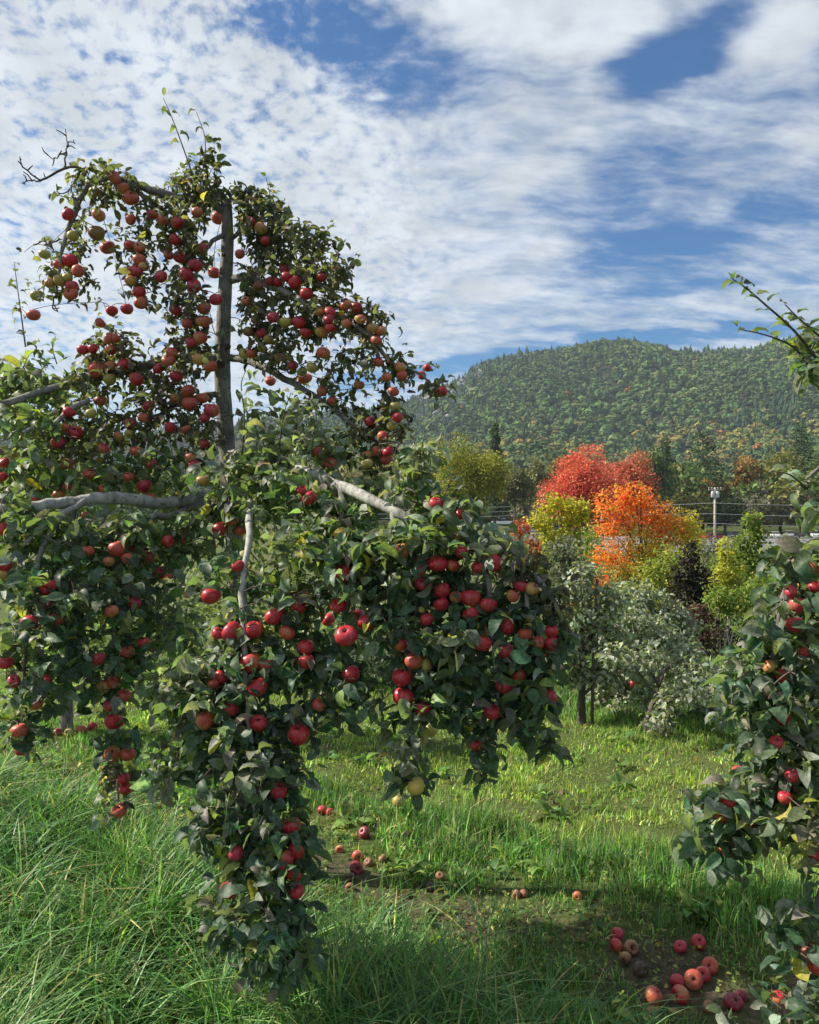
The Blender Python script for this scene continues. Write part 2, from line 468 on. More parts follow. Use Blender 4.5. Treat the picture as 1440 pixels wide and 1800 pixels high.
# ------------------------------------------------------------------ mountain
RD = 1150.0
SKY_PX = [(-900, 800), (-300, 775), (100, 765), (420, 745), (560, 728), (620, 720), (690, 712), (720, 703), (770, 684), (812, 667), (836, 646), (862, 632), (890, 626),
          (950, 619), (1010, 608), (1060, 599), (1110, 600), (1150, 607), (1190, 620), (1260, 617), (1330, 610), (1390, 594), (1440, 576), (1600, 560), (1900, 570), (2400, 640)]
SKY_X = np.array([(p[0] - 720) / F * RD for p in SKY_PX]); SKY_Z = np.array([CAMZ + (900 - p[1]) / F * RD for p in SKY_PX]) - 7.0
def mz(x, y):
    x = np.asarray(x, float); y = np.asarray(y, float)
    xr = x / np.maximum(y, 300) * RD                        # spurs run down towards the valley
    xm = 0.55 * x + 0.45 * xr
    R = np.interp(xm, SKY_X, SKY_Z) - VALLEY
    foot = 300 + 60 * np.sin(x * 0.006) - 0.10 * x
    t = np.clip((y - foot) / (RD - foot), 0, 1.0)
    prof = 0.62 * t ** 1.25 + 0.38 * sstep(t, 0.45, 1.0)
    gully = 11 * np.sin(xm * 0.021 + 1.5 * np.sin(y * 0.006)) + 6 * np.sin(xm * 0.05 + y * 0.012)
    z = VALLEY - 1.0 + R * prof + gully * np.sin(np.pi * np.clip(t, 0, 1)) ** 1.2
    back = np.clip((y - RD) / 1500, 0, 1)
    return z - back * R * 0.9 - (t <= 0) * 1.0

def mountain():
    xs = np.linspace(-1500, 1700, 130); ys = np.concatenate([np.linspace(215, 1250, 80), np.linspace(1290, 2800, 10)])
    X, Y = np.meshgrid(xs, ys); Z = mz(X, Y)
    nx = len(xs); i, j = np.meshgrid(np.arange(len(ys) - 1), np.arange(nx - 1), indexing='ij')
    T = quads(np.stack([i*nx + j, i*nx + j + 1, (i+1)*nx + j + 1, (i+1)*nx + j], -1).reshape(-1, 4))
    m, g = new_mat('mountain ground')
    tc = g.n('ShaderNodeTexCoord').outputs['Object']
    n1 = g.noise(tc, 0.04, 6.0, 0.65)
    c = g.mix(g.ss(n1, 0.3, 0.7), (0.022, 0.03, 0.014), (0.05, 0.055, 0.028))
    bs = g.n('ShaderNodeBsdfPrincipled', {'Base Color': c, 'Roughness': 1.0, 'Specular IOR Level': 0.05})
    finish(g, bs.outputs[0])
    put('mountain', mesh_np('mountain', np.stack([X, Y, Z], -1).reshape(-1, 3), T, m), kind='structure')
    # bare rock faces on the steep left shoulder
    rm = plain_mat('grey cliff rock', (0.24, 0.235, 0.23), 0.9, var=0.5, scale=0.12)
    mb = MB()
    for k in range(60):
        px = rng.uniform(735, 850); u = rng.uniform(0, 1)
        sk = np.interp(px, [p[0] for p in SKY_PX], [p[1] for p in SKY_PX])
        D = 1140 - 230 * u ** 1.4
        x = (px - 720) / F * D
        c = np.array([x, D, mz(x, D) + 6.0])
        a = rng.uniform(0, 6.28, 9); s = rng.uniform(3.5, 9)
        pts = c + rdir(14) * np.array([s, s * 0.4, s * 0.8]) * rng.uniform(0.7, 1.1, (14, 1))
        from itertools import combinations
        import bmesh
        bm = bmesh.new()
        for q in pts: bm.verts.new(q)
        bmesh.ops.convex_hull(bm, input=bm.verts)
        bm.verts.ensure_lookup_table(); bm.faces.ensure_lookup_table()
        idx = {v: n for n, v in enumerate(bm.verts)}
        bmesh.ops.triangulate(bm, faces=bm.faces)
        V = np.array([v.co for v in bm.verts]); idx = {v: n for n, v in enumerate(bm.verts)}
        Tt = np.array([[idx[v] for v in f.verts] for f in bm.faces])
        mb.add(V, Tt); bm.free()
    put('cliff_rock', mb.mesh('cliff_rock', rm, smooth=False), kind='stuff')
mountain()

def crown_template(seed, n=5, rings=3, cone=False):
    r = np.random.default_rng(seed)
    V, T = [], []
    for i in range(rings):
        t = i / rings
        for j in range(n):
            a = (j + 0.5 * (i % 2)) / n * 2 * math.pi
            if cone:
                rr = (1 - t) * (1.0 if i % 2 == 0 else 0.72); z = t * 1.0 + (0.0 if i % 2 == 0 else 0.02)
            else:
                ph = -0.5 + t * 1.9
                rr = math.cos(ph); z = math.sin(ph)
            k = 1 + r.normal(0, 0.16)
            V.append((rr * k * math.cos(a), rr * k * math.sin(a), z * (1 + r.normal(0, 0.08))))
    V.append((0, 0, 1.0)); tip = len(V) - 1
    for i in range(rings - 1):
        for j in range(n):
            a, b = i*n + j, i*n + (j+1) % n; c, d = a + n, b + n
            T += [(a, b, d), (a, d, c)]
    for j in range(n): T.append(((rings-1)*n + j, (rings-1)*n + (j+1) % n, tip))
    return np.array(V), np.array(T)

def forest():
    m, g = new_mat('mountain trees')
    a = g.n('ShaderNodeAttribute', attribute_name='col').outputs['Color']
    tc = g.n('ShaderNodeTexCoord').outputs['Object']
    n1 = g.noise(tc, 0.75, 4.0, 0.7)
    c = g.n('ShaderNodeVectorMath', {0: a}, operation='SCALE'); g.t.links.new(g.ss(n1, 0.3, 0.7, 0.8, 1.95), c.inputs['Scale'])
    bp = g.n('ShaderNodeBump', {'Height': n1, 'Strength': 1.0, 'Distance': 2.5})
    bs = g.n('ShaderNodeBsdfPrincipled', {'Base Color': c.outputs[0], 'Roughness': 0.9, 'Specular IOR Level': 0.1, 'Normal': bp.outputs[0]})
    finish(g, bs.outputs[0])
    def tuft(seed):
        r = np.random.default_rng(seed); V, T = crown_template(seed, 5, 2)
        V = V * 0.86; Vs, Ts = [V], [T]; n0 = len(V)
        for k in range(13):
            d = unit(r.normal(size=3)); d[2] = abs(d[2]) * 1.1 - 0.15
            c = d * r.uniform(0.75, 1.05); nrm = unit(d + r.normal(0, 0.5, 3)); e = unit(np.cross(nrm, r.normal(size=3))); f = np.cross(nrm, e)
            s_ = r.uniform(0.22, 0.42)
            Vs.append(np.array([c - e*s_, c + f*s_*0.8, c + e*s_, c - f*s_*0.8])); Ts.append(np.array([[0, 1, 2], [0, 2, 3]]) + n0); n0 += 4
        return np.concatenate(Vs), np.concatenate(Ts)
    dec = [tuft(i) for i in range(10)]; con = [crown_template(30 + i, 5, 4, True) for i in range(5)]
    N = 23000
    y = np.sqrt(rng.uniform(290 ** 2, 1230 ** 2, N)); x = rng.uniform(-0.66, 0.66, N) * y + rng.uniform(-60, 60, N)
    foot = 300 + 60 * np.sin(x * 0.006) - 0.10 * x
    keep = (y > foot) & ((x / y > -0.2) | (rng.random(N) < 0.2))
    x, y = x[keep], y[keep]; z = mz(x, y); n = len(x)
    h = z - VALLEY
    Rl = np.interp(x, SKY_X, SKY_Z) - VALLEY
    rel = np.clip(h / np.maximum(Rl, 30), 0, 1.2)
    patch = vnoise(x, y, 0.010) * 0.6 + vnoise(x, y, 0.027, 3.0) * 0.4
    # conifers along the ridge and on the left shoulder, broadleaf woods on the slope
    lefts = sstep(-x / y, -0.20, -0.02)
    pcon = np.clip(0.05 + 0.42 * sstep(rel, 0.84, 1.0) * (vnoise(x, y, 0.02, 2.0) > 0.35) + 0.65 * lefts * sstep(rel, 0.35, 0.75) + 0.6 * (patch > 0.66), 0, 0.92)
    cone = rng.random(n) < pcon
    col = np.empty((n, 3))
    gcol = palette(n, [(4, (0.066, 0.115, 0.038)), (3, (0.085, 0.135, 0.042)), (2, (0.11, 0.145, 0.045)), (1, (0.05, 0.09, 0.036))], 0.16)
    col[:] = gcol * (0.72 + 0.6 * vnoise(x, y, 0.006, 8.0) * (0.6 + 0.8 * vnoise(x, y, 0.019, 1.0)))[:, None]  # patchy tones; the wider spread stands in for weak shading between crowns
    paut = np.clip(0.015 + 0.85 * sstep(-rel, -0.5, -0.12) * sstep(x / y, -0.02, 0.25) * (0.25 + patch), 0, 0.6)
    aut = rng.random(n) < np.clip(paut * 2.2 * sstep(vnoise(x, y, 0.014, 6.0), 0.35, 0.7), 0, 0.75)
    col[aut] = palette(int(aut.sum()), [(5, (0.20, 0.185, 0.045)), (2, (0.24, 0.165, 0.05)), (0.3, (0.26, 0.12, 0.045)), (6, (0.15, 0.165, 0.045))], 0.15)
    col[cone] = palette(int(cone.sum()), [(3, (0.036, 0.066, 0.036)), (1, (0.05, 0.08, 0.036))], 0.15)
    rad = np.clip(np.exp(rng.normal(1.40, 0.36, n)), 1.9, 8.0) * (0.75 + 0.25 * sstep(y, 250, 500)); hh = rng.uniform(0.8, 1.15, n)
    mb = MB()
    for grp, tmpl, isc in ((np.where(~cone)[0], dec, False), (np.where(cone)[0], con, True)):
        pick = rng.integers(0, len(tmpl), len(grp))
        for k, (tv, tt) in enumerate(tmpl):
            s = grp[pick == k]
            if not len(s): continue
            a = rng.uniform(0, 6.28, len(s)); ca, sa = np.cos(a)[:, None], np.sin(a)[:, None]
            w = rad[s][:, None] * (0.85 if isc else 1.0)
            vx = (tv[:, 0] * ca - tv[:, 1] * sa) * w; vy = (tv[:, 0] * sa + tv[:, 1] * ca) * w
            hz = (rad[s] * 2.3 * hh[s] if isc else rad[s] * 0.95 * hh[s])[:, None]
            vz = tv[:, 2][None] * hz + (0.5 if isc else 5.0 + rng.uniform(-1.5, 2.5, (len(s), 1)))
            V = np.stack([x[s][:, None] + vx, y[s][:, None] + vy, z[s][:, None] + vz], -1)
            T = (tt[None] + (np.arange(len(s)) * len(tv))[:, None, None]).reshape(-1, 3)
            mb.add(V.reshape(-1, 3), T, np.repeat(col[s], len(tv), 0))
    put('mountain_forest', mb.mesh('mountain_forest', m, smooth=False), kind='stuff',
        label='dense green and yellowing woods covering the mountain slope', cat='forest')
forest()

# ================================================================== trees with one crown
def twig_net(mb, nodes, radii, targets, col, r_tip=0.002, bend=0.12, sides=4, segs=4, sag=0.0):
    """joins each target to the nearest piece of the skeleton with a bent twig; the twig joins the skeleton"""
    nodes = [np.asarray(q, float) for q in nodes]; radii = list(radii)
    cap = len(nodes) + len(targets) * segs + 8
    A = np.empty((cap, 3)); A[:len(nodes)] = nodes; R = np.empty(cap); R[:len(radii)] = radii; n = len(nodes)
    targets = np.asarray(targets, float)
    if not len(targets): return
    d0 = np.array([np.min(((A[:n] - t) ** 2).sum(1)) for t in targets])
    for t in targets[np.argsort(d0)]:
        dd = A[:n] - t
        dist = np.sqrt((dd ** 2).sum(1)) + np.where(dd[:, 2] < -0.02, 0.6 * np.abs(dd[:, 2]), 0)   # prefers a parent above
        k = int(np.argmin(dist)); a = A[k]; L = np.linalg.norm(t - a)
        if L < 1e-4: continue
        off = rng.normal(0, bend * L, 3)
        s = np.linspace(0, 1, segs + 1)[:, None]
        path = a * (1 - s) + t * s + off * (s * (1 - s) * 2) + np.array([0, 0, sag * L]) * (s * (1 - s) * 2)
        ra = min(R[k] * 0.8, r_tip * 1.2 + 0.012 * L)
        rr = np.linspace(max(ra, r_tip), r_tip, segs + 1)
        V, T = tube(path, rr, sides, cap=False)
        mb.add(V, T, col)
        A[n:n + segs] = path[1:]; R[n:n + segs] = rr[1:]; n += segs

def crown_tree(name, label, cat, base, lobes, nleaf, lsize, pal, bark=None, trunk_r=0.05, templates=None, mat=None, group=None,
               shell=0.55, limbs=True, droop=0.2, stems=None, trunk_top=0.75, jitter=0.2, twigs=0, palz=None):
    """lobes: list of (centre xyz, (rx,ry,rz), weight[, palette]); base: xyz on the ground"""
    base = np.asarray(base, float)
    root = put(name, None, loc=base, label=label, cat=cat, group=group)
    bark = bark or M_BARK_DARK; templates = templates or LEAF_FAR; mat = mat or M_FARLEAF
    C = np.array([l[0] for l in lobes], float); top = C[np.argmax(C[:, 2])]
    cen = C.mean(0)
    crown_top = np.array([cen[0] * 0.6 + base[0] * 0.4, cen[1] * 0.6 + base[1] * 0.4, base[2] + (top[2] - base[2]) * (trunk_top + 0.25)])
    mid = (base + crown_top) / 2 + rng.normal(0, 0.02, 3) * np.linalg.norm(crown_top - base) * np.array([1, 1, 0])
    path = smooth_path([base - np.array([0, 0, 0.15]), base * 0.7 + mid * 0.3, mid, crown_top], 4)
    rr = trunk_r * np.linspace(1.15, 0.22, len(path)); rr[0] *= 1.25
    V, T = tube(path, rr, 8, rough=0.04)
    if stems is None:
        tr = put('trunk', mesh_np('trunk', V - base, T, bark), root)
    for st in (stems or []):
        p = smooth_path(st, 4)
        V, T = tube(p, trunk_r * np.linspace(1.1, 0.4, len(p)), 6, rough=0.04)
        put('stem', mesh_np('stem', V - base, T, bark), root)
    if limbs:
        for l in lobes[:14]:
            c = np.asarray(l[0], float)
            k = np.argmin(np.abs(path[:, 2] - (base[2] + (c[2] - base[2]) * 0.6)))
            a = path[min(k, len(path) - 2)]
            p = smooth_path([a, (a + c) / 2 + np.array([0, 0, -0.05 * np.linalg.norm(c - a)]), c + rng.normal(0, 0.1, 3) * np.array(l[1])], 3)
            V, T = tube(p, np.linspace(trunk_r * 0.42, trunk_r * 0.1, len(p)), 5)
            put('limb', mesh_np('limb', V - base, T, bark), root)
    mb = MB(); W = np.array([l[2] for l in lobes], float); W /= W.sum()
    for l, w in zip(lobes, W):
        n = int(nleaf * w)
        if n < 1: continue
        d = rdir(n); r = (shell + (1 - shell) * rng.random(n)) ** 0.7 * (1 + rng.normal(0, 0.10, n))
        pos = np.asarray(l[0]) + d * r[:, None] * np.asarray(l[1])
        # clumps inside the lobe leave gaps and an uneven outline
        q = pos / (np.mean(l[1]) * 0.42)
        cl = np.sin(q[:, 0] * 2.1 + 1.3 * np.sin(q[:, 1])) + np.sin(q[:, 1] * 2.3 + q[:, 2]) + np.sin(q[:, 2] * 2.6 + 1.1 * np.sin(q[:, 0]))
        keep = cl > rng.normal(-0.9, 0.5, n)
        pos, d = pos[keep], d[keep]; n = len(pos)
        if n < 1: continue
        out = unit(d + rng.normal(0, 0.6, (n, 3)) - np.array([0, 0, droop]))
        nr = unit(d * 0.5 + np.array([0, 0, 0.8]) + rng.normal(0, 0.55, (n, 3)))
        p_ = l[3] if len(l) > 3 else pal
        scatter(mb, pos, out, nr, lsize * rng.uniform(0.65, 1.3, n), palette(n, p_, jitter), templates)
    put('crown', mb.mesh('crown', mat, base), root, kind='stuff')
    if twigs:
        tb = MB(); pts = np.concatenate(mb.V)[::1]
        sel = pts[rng.choice(len(pts), min(twigs, len(pts)), replace=False)]
        twig_net(tb, path[len(path)//3:], np.linspace(trunk_r*0.6, trunk_r*0.2, len(path) - len(path)//3), sel, (0.1, 0.1, 0.1), r_tip=trunk_r * 0.05, segs=3, sides=3)
        put('twigs', tb.mesh('twigs', bark, base), root, kind='stuff')
    return root

def lobed(px, top, wpx, bot, D, k=16, seed=0, shape='round'):
    """splits a crown outline (pixels at a distance) into lobes"""
    r = np.random.default_rng(seed)
    c = P(px, (top + bot) / 2, D); rx = wpx / 2 / F * D; rz = (bot - top) / 2 / F * D
    out = []
    for i in range(k):
        d = unit(r.normal(size=3)); u = r.uniform(0.35, 0.72)
        q = d * u
        if shape == 'egg': wsc = 1.0 - 0.35 * q[2]
        elif shape == 'cone': wsc = 0.62 - 0.62 * q[2]
        else: wsc = 1.0
        lc = c + np.array([q[0] * rx * wsc, q[1] * rx * wsc, q[2] * rz])
        s = r.uniform(0.30, 0.46)
        out.append((lc, (s * rx * wsc, s * rx * wsc, s * min(rz, rx * 1.3)), (s * wsc) ** 2))
    return out

def base_of(px, D, lift=0.0):
    x = (px - 720) / F * D
    return np.array([x, D, float(gz(x, D)) - 0.05])

G_OLIVE = [(3, (0.176, 0.185, 0.053)), (2, (0.229, 0.211, 0.061)), (1, (0.14, 0.157, 0.053))]
G_DULL = [(3, (0.147, 0.166, 0.078)), (2, (0.196, 0.186, 0.097)), (1, (0.235, 0.196, 0.097))]
G_GREEN = [(3, (0.1, 0.155, 0.047)), (2, (0.137, 0.182, 0.055)), (1, (0.073, 0.118, 0.044))]
G_YELGRN = [(3, (0.27, 0.27, 0.04)), (3, (0.17, 0.20, 0.04)), (1, (0.38, 0.34, 0.045))]
G_RED = [(4, (0.66, 0.13, 0.10)), (2, (0.70, 0.21, 0.13)), (1.2, (0.50, 0.10, 0.07)), (0.6, (0.55, 0.26, 0.10))]
G_RUST = [(3, (0.56, 0.15, 0.11)), (2, (0.44, 0.18, 0.11)), (1, (0.32, 0.17, 0.09)), (1, (0.60, 0.14, 0.10))]
G_ORANGEB = [(3, (0.406, 0.218, 0.073)), (2, (0.308, 0.203, 0.065)), (1, (0.211, 0.179, 0.065))]
G_GREY = [(3, (0.218, 0.202, 0.151)), (2, (0.168, 0.168, 0.118))]

def pine(name, label, px, top, wpx, D, seed, pal=None, bot=None):
    """white pine: tiers of drooping boughs round a straight trunk"""
    r = np.random.default_rng(seed)
    b = base_of(px, D); t = P(px, top, D); H = t[2] - b[2]; R = wpx / 2 / F * D
    lobes = []
    for i in range(15):
        u = 0.16 + 0.84 * i / 14
        for j in range(5 if u < 0.75 else 3):
            a = r.uniform(0, 6.28); L = R * (1.05 - u) ** 0.6 * r.uniform(0.6, 1.15) + 0.1
            c = b + np.array([math.cos(a) * L * 0.62, math.sin(a) * L * 0.62, H * u - 0.05 * L])
            lobes.append((c, (0.55 * L + 0.15, 0.55 * L + 0.15, 0.045 * H), L + 0.3))
    return crown_tree(name, label, 'tree', b, lobes, 7000, 0.34 * D / 100, pal or [(3, (0.055, 0.095, 0.045)), (1, (0.085, 0.12, 0.048))],
                      trunk_r=0.012 * H + 0.05, shell=0.1, limbs=False, droop=0.0, trunk_top=0.74)

far = [  # label, px, top, width, bottom, D, palette, leaves, lobes, shape
    ('rounded yellow-green tree standing left of the red maple beyond the orchard', 822, 764, 162, 910, 78, G_YELGRN, 6500, 24, 'round'),
    ('flaming red maple with a domed crown in the valley behind the nursery', 1030, 778, 158, 930, 66, G_RED, 9500, 44, 'egg'),
    ('rusty brownish red tree leaning against the right side of the red maple', 1104, 787, 112, 912, 70, G_RUST, 5200, 20, 'round'),
    ('dull olive tree just right of the rounded yellow-green tree', 905, 808, 62, 905, 128, G_DULL, 2600, 12, 'egg'),
    ('brownish olive tree between the yellow-green tree and the red maple', 944, 800, 66, 900, 140, G_DULL, 2600, 12, 'egg'),
    ('olive tree peeking over the left shoulder of the red maple', 985, 786, 54, 890, 150, G_OLIVE, 2200, 10, 'egg'),
    ('dark green tree rising behind the rusty tree', 1152, 782, 84, 900, 190, G_GREEN, 3000, 12, 'egg'),
    ('broad green tree left of the big white pine', 1185, 806, 70, 905, 212, G_OLIVE, 2800, 12, 'round'),
    ('orange-brown tree right of the big white pine', 1308, 796, 96, 905, 214, G_ORANGEB, 3200, 14, 'round'),
    ('bare-looking grey-brown tree above the parked cars', 1335, 842, 120, 925, 205, G_GREY, 3000, 14, 'round'),
    ('yellowing green tree near the right edge behind the parked cars', 1372, 784, 96, 900, 216, G_OLIVE, 3000, 14, 'round'),
    ('dull green tree farthest right behind the foreground apple branch', 1440, 772, 100, 900, 210, G_GREEN, 2800, 12, 'egg'),
    ('small grey leafless-looking tree beside the left utility pole', 914, 858, 44, 915, 150, G_GREY, 1200, 8, 'egg'),
    ('low olive tree in the gap below the white pine', 1215, 858, 90, 925, 205, G_OLIVE, 2400, 12, 'round'),
    ('low green tree behind the transformer pole', 1275, 866, 80, 925, 208, G_GREEN, 2400, 12, 'round'),
    ('low brownish tree at the right edge above the cars', 1420, 856, 90, 925, 206, G_DULL, 2400, 12, 'round'),
    ('dark tree partly hidden behind the left apple tree branches', 740, 800, 90, 915, 120, G_DULL, 2600, 12, 'round'),
]
for i, (lab, px, top, w, bot, D, pal, nl, k, shp) in enumerate(far):
    crown_tree('broadleaf_tree', lab, 'tree', base_of(px, D), lobed(px, top, w, bot, D, k, 100 + i, shp), int(nl * (3.4 if D < 100 else 2.0)), 0.0034 * D * (0.68 if D < 100 else 1.0) + 0.03, pal,
               trunk_r=0.0035 * D * 0.6 + 0.02, group='trees on the valley floor', limbs=D < 100, shell=0.45)
pine('white_pine', 'big dark white pine with layered boughs behind the transformer pole', 1236, 764, 132, 215, 5)
pine('white_pine', 'narrow dark conifer poking up behind the yellow-green tree', 871, 750, 40, 175, 6)
pine('white_pine', 'dark conifer near the right edge left of the apple shoot', 1408, 752, 90, 222, 7)
pine('white_pine', 'smaller dark pine just left of the big white pine', 1172, 776, 76, 220, 8)

def valley_wood():
    """the mass of trees between the valley floor and the foot of the mountain"""
    mb = MB(); n = 0
    for k in range(250):
        D = rng.uniform(200, 320); px = rng.uniform(500, 1640)
        x = (px - 720) / F * D; z = max(float(gz(x, D)), float(mz(x, D)))
        H = rng.uniform(12, 22); R = rng.uniform(3.5, 6.5)
        pal = [G_OLIVE, G_GREEN, G_GREEN, G_DULL, G_OLIVE, G_ORANGEB][rng.integers(0, 6)]
        for j in range(6):
            d = rdir(1)[0] * 0.55
            m_ = 62
            dd = rdir(m_); pos = np.array([x, D, z + H * 0.6]) + d * np.array([R, R, H * 0.45]) + dd * np.array([R, R, H * 0.4]) * 0.5 * rng.uniform(0.6, 1.05, (m_, 1))
            scatter(mb, pos, unit(dd + rng.normal(0, .6, (m_, 3))), unit(dd * 0.5 + np.array([0, 0, .8]) + rng.normal(0, .5, (m_, 3))),
                    rng.uniform(0.8, 1.6, m_), palette(m_, pal, 0.22) * 1.15, LEAF_FAR)
    put('valley_wood', mb.mesh('valley_wood', M_FARLEAF), kind='stuff', label='band of mixed woods at the foot of the mountain', cat='woods')
valley_wood()

# ================================================================== poles, wires and parked cars
M_POLE = plain_mat('weathered pole', (0.42, 0.38, 0.33), 0.85, var=0.2, scale=3)
M_POLE_D = plain_mat('dark pole', (0.10, 0.085, 0.07), 0.85, var=0.2, scale=3)
M_METAL = plain_mat('galvanised grey', (0.55, 0.56, 0.56), 0.5, metal=0.2, var=0.1)
M_WIRE = plain_mat('wire', (0.42, 0.43, 0.44), 0.6, var=0.1)
def pole(px, D, top, label, mat, arm, cans):
    b = base_of(px, D); t = P(px, top, D); H = t[2] - b[2]
    root = put('utility_pole', None, loc=b, label=label, cat='pole', group='utility poles in the valley')
    V, T = tube([(0, 0, -0.3), (0, 0, H * 0.5), (0, 0, H)], [0.24, 0.21, 0.17], 10)
    put('post', mesh_np('post', V, T, mat), root)
    V, T = box((0, 0, H - 0.35), (arm, 0.16, 0.2)); put('crossarm', mesh_np('crossarm', V, T, mat, smooth=False), root)
    for s in np.linspace(-0.46, 0.46, 5):
        V, T = tube([(s * arm, 0, H - 0.25), (s * arm, 0, H - 0.05), (s * arm, 0, H + 0.06)], [0.05, 0.09, 0.04], 8)
        put('insulator', mesh_np('insulator', V, T, M_METAL), root)
    for s in cans:
        V, T = tube([(s, -0.1, H - 1.75), (s, -0.1, H - 1.7), (s, -0.1, H - 0.8), (s, -0.1, H - 0.7), (s, -0.1, H - 0.62)], [0.2, 0.3, 0.3, 0.26, 0.08], 12)
        put('transformer', mesh_np('transformer', V, T, M_METAL), root)
    return b, H
pole(1257, 140, 857, 'pale utility pole with crossarm and transformer cans beside the parked cars', M_POLE, 2.3, (-0.42, 0.42))
pole(929, 165, 856, 'thin dark utility pole left of the red maple', M_POLE_D, 1.6, ())
def wire(label, pts):
    p = []
    for a, b in zip(pts[:-1], pts[1:]):
        s = np.linspace(0, 1, 14)[:-1, None]
        p.append(a * (1 - s) + b * s - np.array([0, 0, 1]) * (4 * s * (1 - s)) * 0.35)
    p.append(np.array([pts[-1]]))
    V, T = tube(np.concatenate(p), 0.024, 5)
    put('power_line', mesh_np('power_line', V, T, M_WIRE), label=label, cat='wire', group='power lines across the valley')
for k, (ya, yb, yc, lab) in enumerate([(889, 884, 886, 'highest of the three power lines running to the pale utility pole'),
                                        (897, 903, 905, 'middle one of the three power lines running to the pale utility pole'),
                                        (905, 920, 924, 'lowest of the three power lines running to the pale utility pole')]):
    wire(lab, [P(560, ya + 6, 175), P(929, ya, 165), P(1257, yb, 139.7), P(1640, yc, 128)])

M_GLASS = plain_mat('car glass', (0.02, 0.025, 0.03), 0.12, spec=0.6, var=0.1)
M_TYRE = plain_mat('tyre rubber', (0.02, 0.02, 0.02), 0.9, var=0.1)
M_RIM = plain_mat('wheel rim', (0.5, 0.5, 0.5), 0.35, metal=0.6, var=0.1)
M_LAMP = plain_mat('car lamp', (0.7, 0.7, 0.68), 0.2, var=0.05)
M_TAIL = plain_mat('tail lamp', (0.35, 0.02, 0.02), 0.3, var=0.05)
def extrude(profile, w, taper=0.0):
    """side outline (x,z) extruded over the width, edges pulled in"""
    p = np.array(profile, float); n = len(p); c = p.mean(0)
    rings = [(-w/2, 0.94), (-w/2 + 0.08, 1.0), (w/2 - 0.08, 1.0), (w/2, 0.94)]
    V = np.concatenate([np.stack([c[0] + (p[:, 0] - c[0]) * (s if s < 1 else 1), np.full(n, y), c[1] + (p[:, 1] - c[1]) * s], -1) for y, s in rings])
    if taper: V[:, 1] *= 1 - taper * np.clip((V[:, 2] - p[:, 1].min()) / np.ptp(p[:, 1]), 0, 1)
    T = []
    for k in range(3):
        for j in range(n):
            a, b = k*n + j, k*n + (j+1) % n
            T += [(a, b, b+n), (a, b+n, a+n)]
    for j in range(1, n - 1): T += [(0, j+1, j), (3*n, 3*n + j, 3*n + j + 1)]
    return V, np.array(T)
def car(kind, label, px, D, rz, paint):
    x = (px - 720) / F * D
    zz = float(gz(x, D)) + 0.03
    root = put('parked_car' if kind != 'truck' else 'pickup_truck', None, loc=(x, D, zz), label=label, cat='car' if kind != 'truck' else 'truck',
               group='vehicles parked in the valley')
    root.rotation_euler = (0, 0, rz)
    if kind == 'truck':
        body = [(-2.7, .45), (2.65, .45), (2.72, .8), (2.6, 1.08), (1.25, 1.16), (-2.7, 1.16)]
        cab = [(-0.75, 1.12), (1.3, 1.12), (0.75, 1.78), (-0.65, 1.8)]; ax = (-1.75, 1.75)
    elif kind == 'suv':
        body = [(-2.25, .4), (2.2, .4), (2.28, .75), (2.1, 1.0), (1.1, 1.08), (-2.2, 1.08), (-2.3, .8)]
        cab = [(-2.1, 1.04), (1.2, 1.04), (0.55, 1.68), (-1.85, 1.7)]; ax = (-1.4, 1.4)
    else:
        body = [(-2.2, .35), (2.15, .35), (2.25, .62), (2.05, .84), (1.0, .95), (-1.6, .98), (-2.2, .92), (-2.28, .65)]
        cab = [(-1.6, .93), (1.05, .93), (0.35, 1.4), (-0.95, 1.43)]; ax = (-1.35, 1.35)
    pm = plain_mat('car paint', paint, 0.25, spec=0.6, var=0.03)
    V, T = extrude(body, 1.78); bd = put('body', mesh_np('body', V, T, pm, smooth=False), root)
    V, T = extrude(cab, 1.62, 0.16); put('windows', mesh_np('windows', V, T, M_GLASS, smooth=False), root)
    top = max(c[1] for c in cab); xs = sorted([c[0] for c in cab if c[1] > top - 0.05])
    V, T = box(((xs[0] + xs[-1]) / 2, 0, top + 0.012), (xs[-1] - xs[0] + 0.2, 1.34, 0.07)); put('roof', mesh_np('roof', V, T, pm, smooth=False), root)
    for a in ax:
        for s in (-1, 1):
            V, T = tube([(a, s * 0.72, .33), (a, s * 0.74, .33), (a, s * 0.91, .33), (a, s * 0.93, .33)], [0.28, 0.33, 0.33, 0.28], 14)
            w = put('wheel', mesh_np('wheel', V, T, M_TYRE), root)
            V, T = tube([(a, s * 0.925, .33), (a, s * 0.945, .33)], [0.2, 0.17], 10); put('rim', mesh_np('rim', V, T, M_RIM), w)
    xf = max(b[0] for b in body)
    for s in (-1, 1):
        V, T = box((xf - 0.06, s * 0.62, 0.74), (0.12, 0.32, 0.14)); put('headlight', mesh_np('headlight', V, T, M_LAMP, smooth=False), root)
        V, T = box((-xf + 0.02, s * 0.66, 0.8), (0.1, 0.26, 0.16)); put('tail_light', mesh_np('tail_light', V, T, M_TAIL, smooth=False), root)
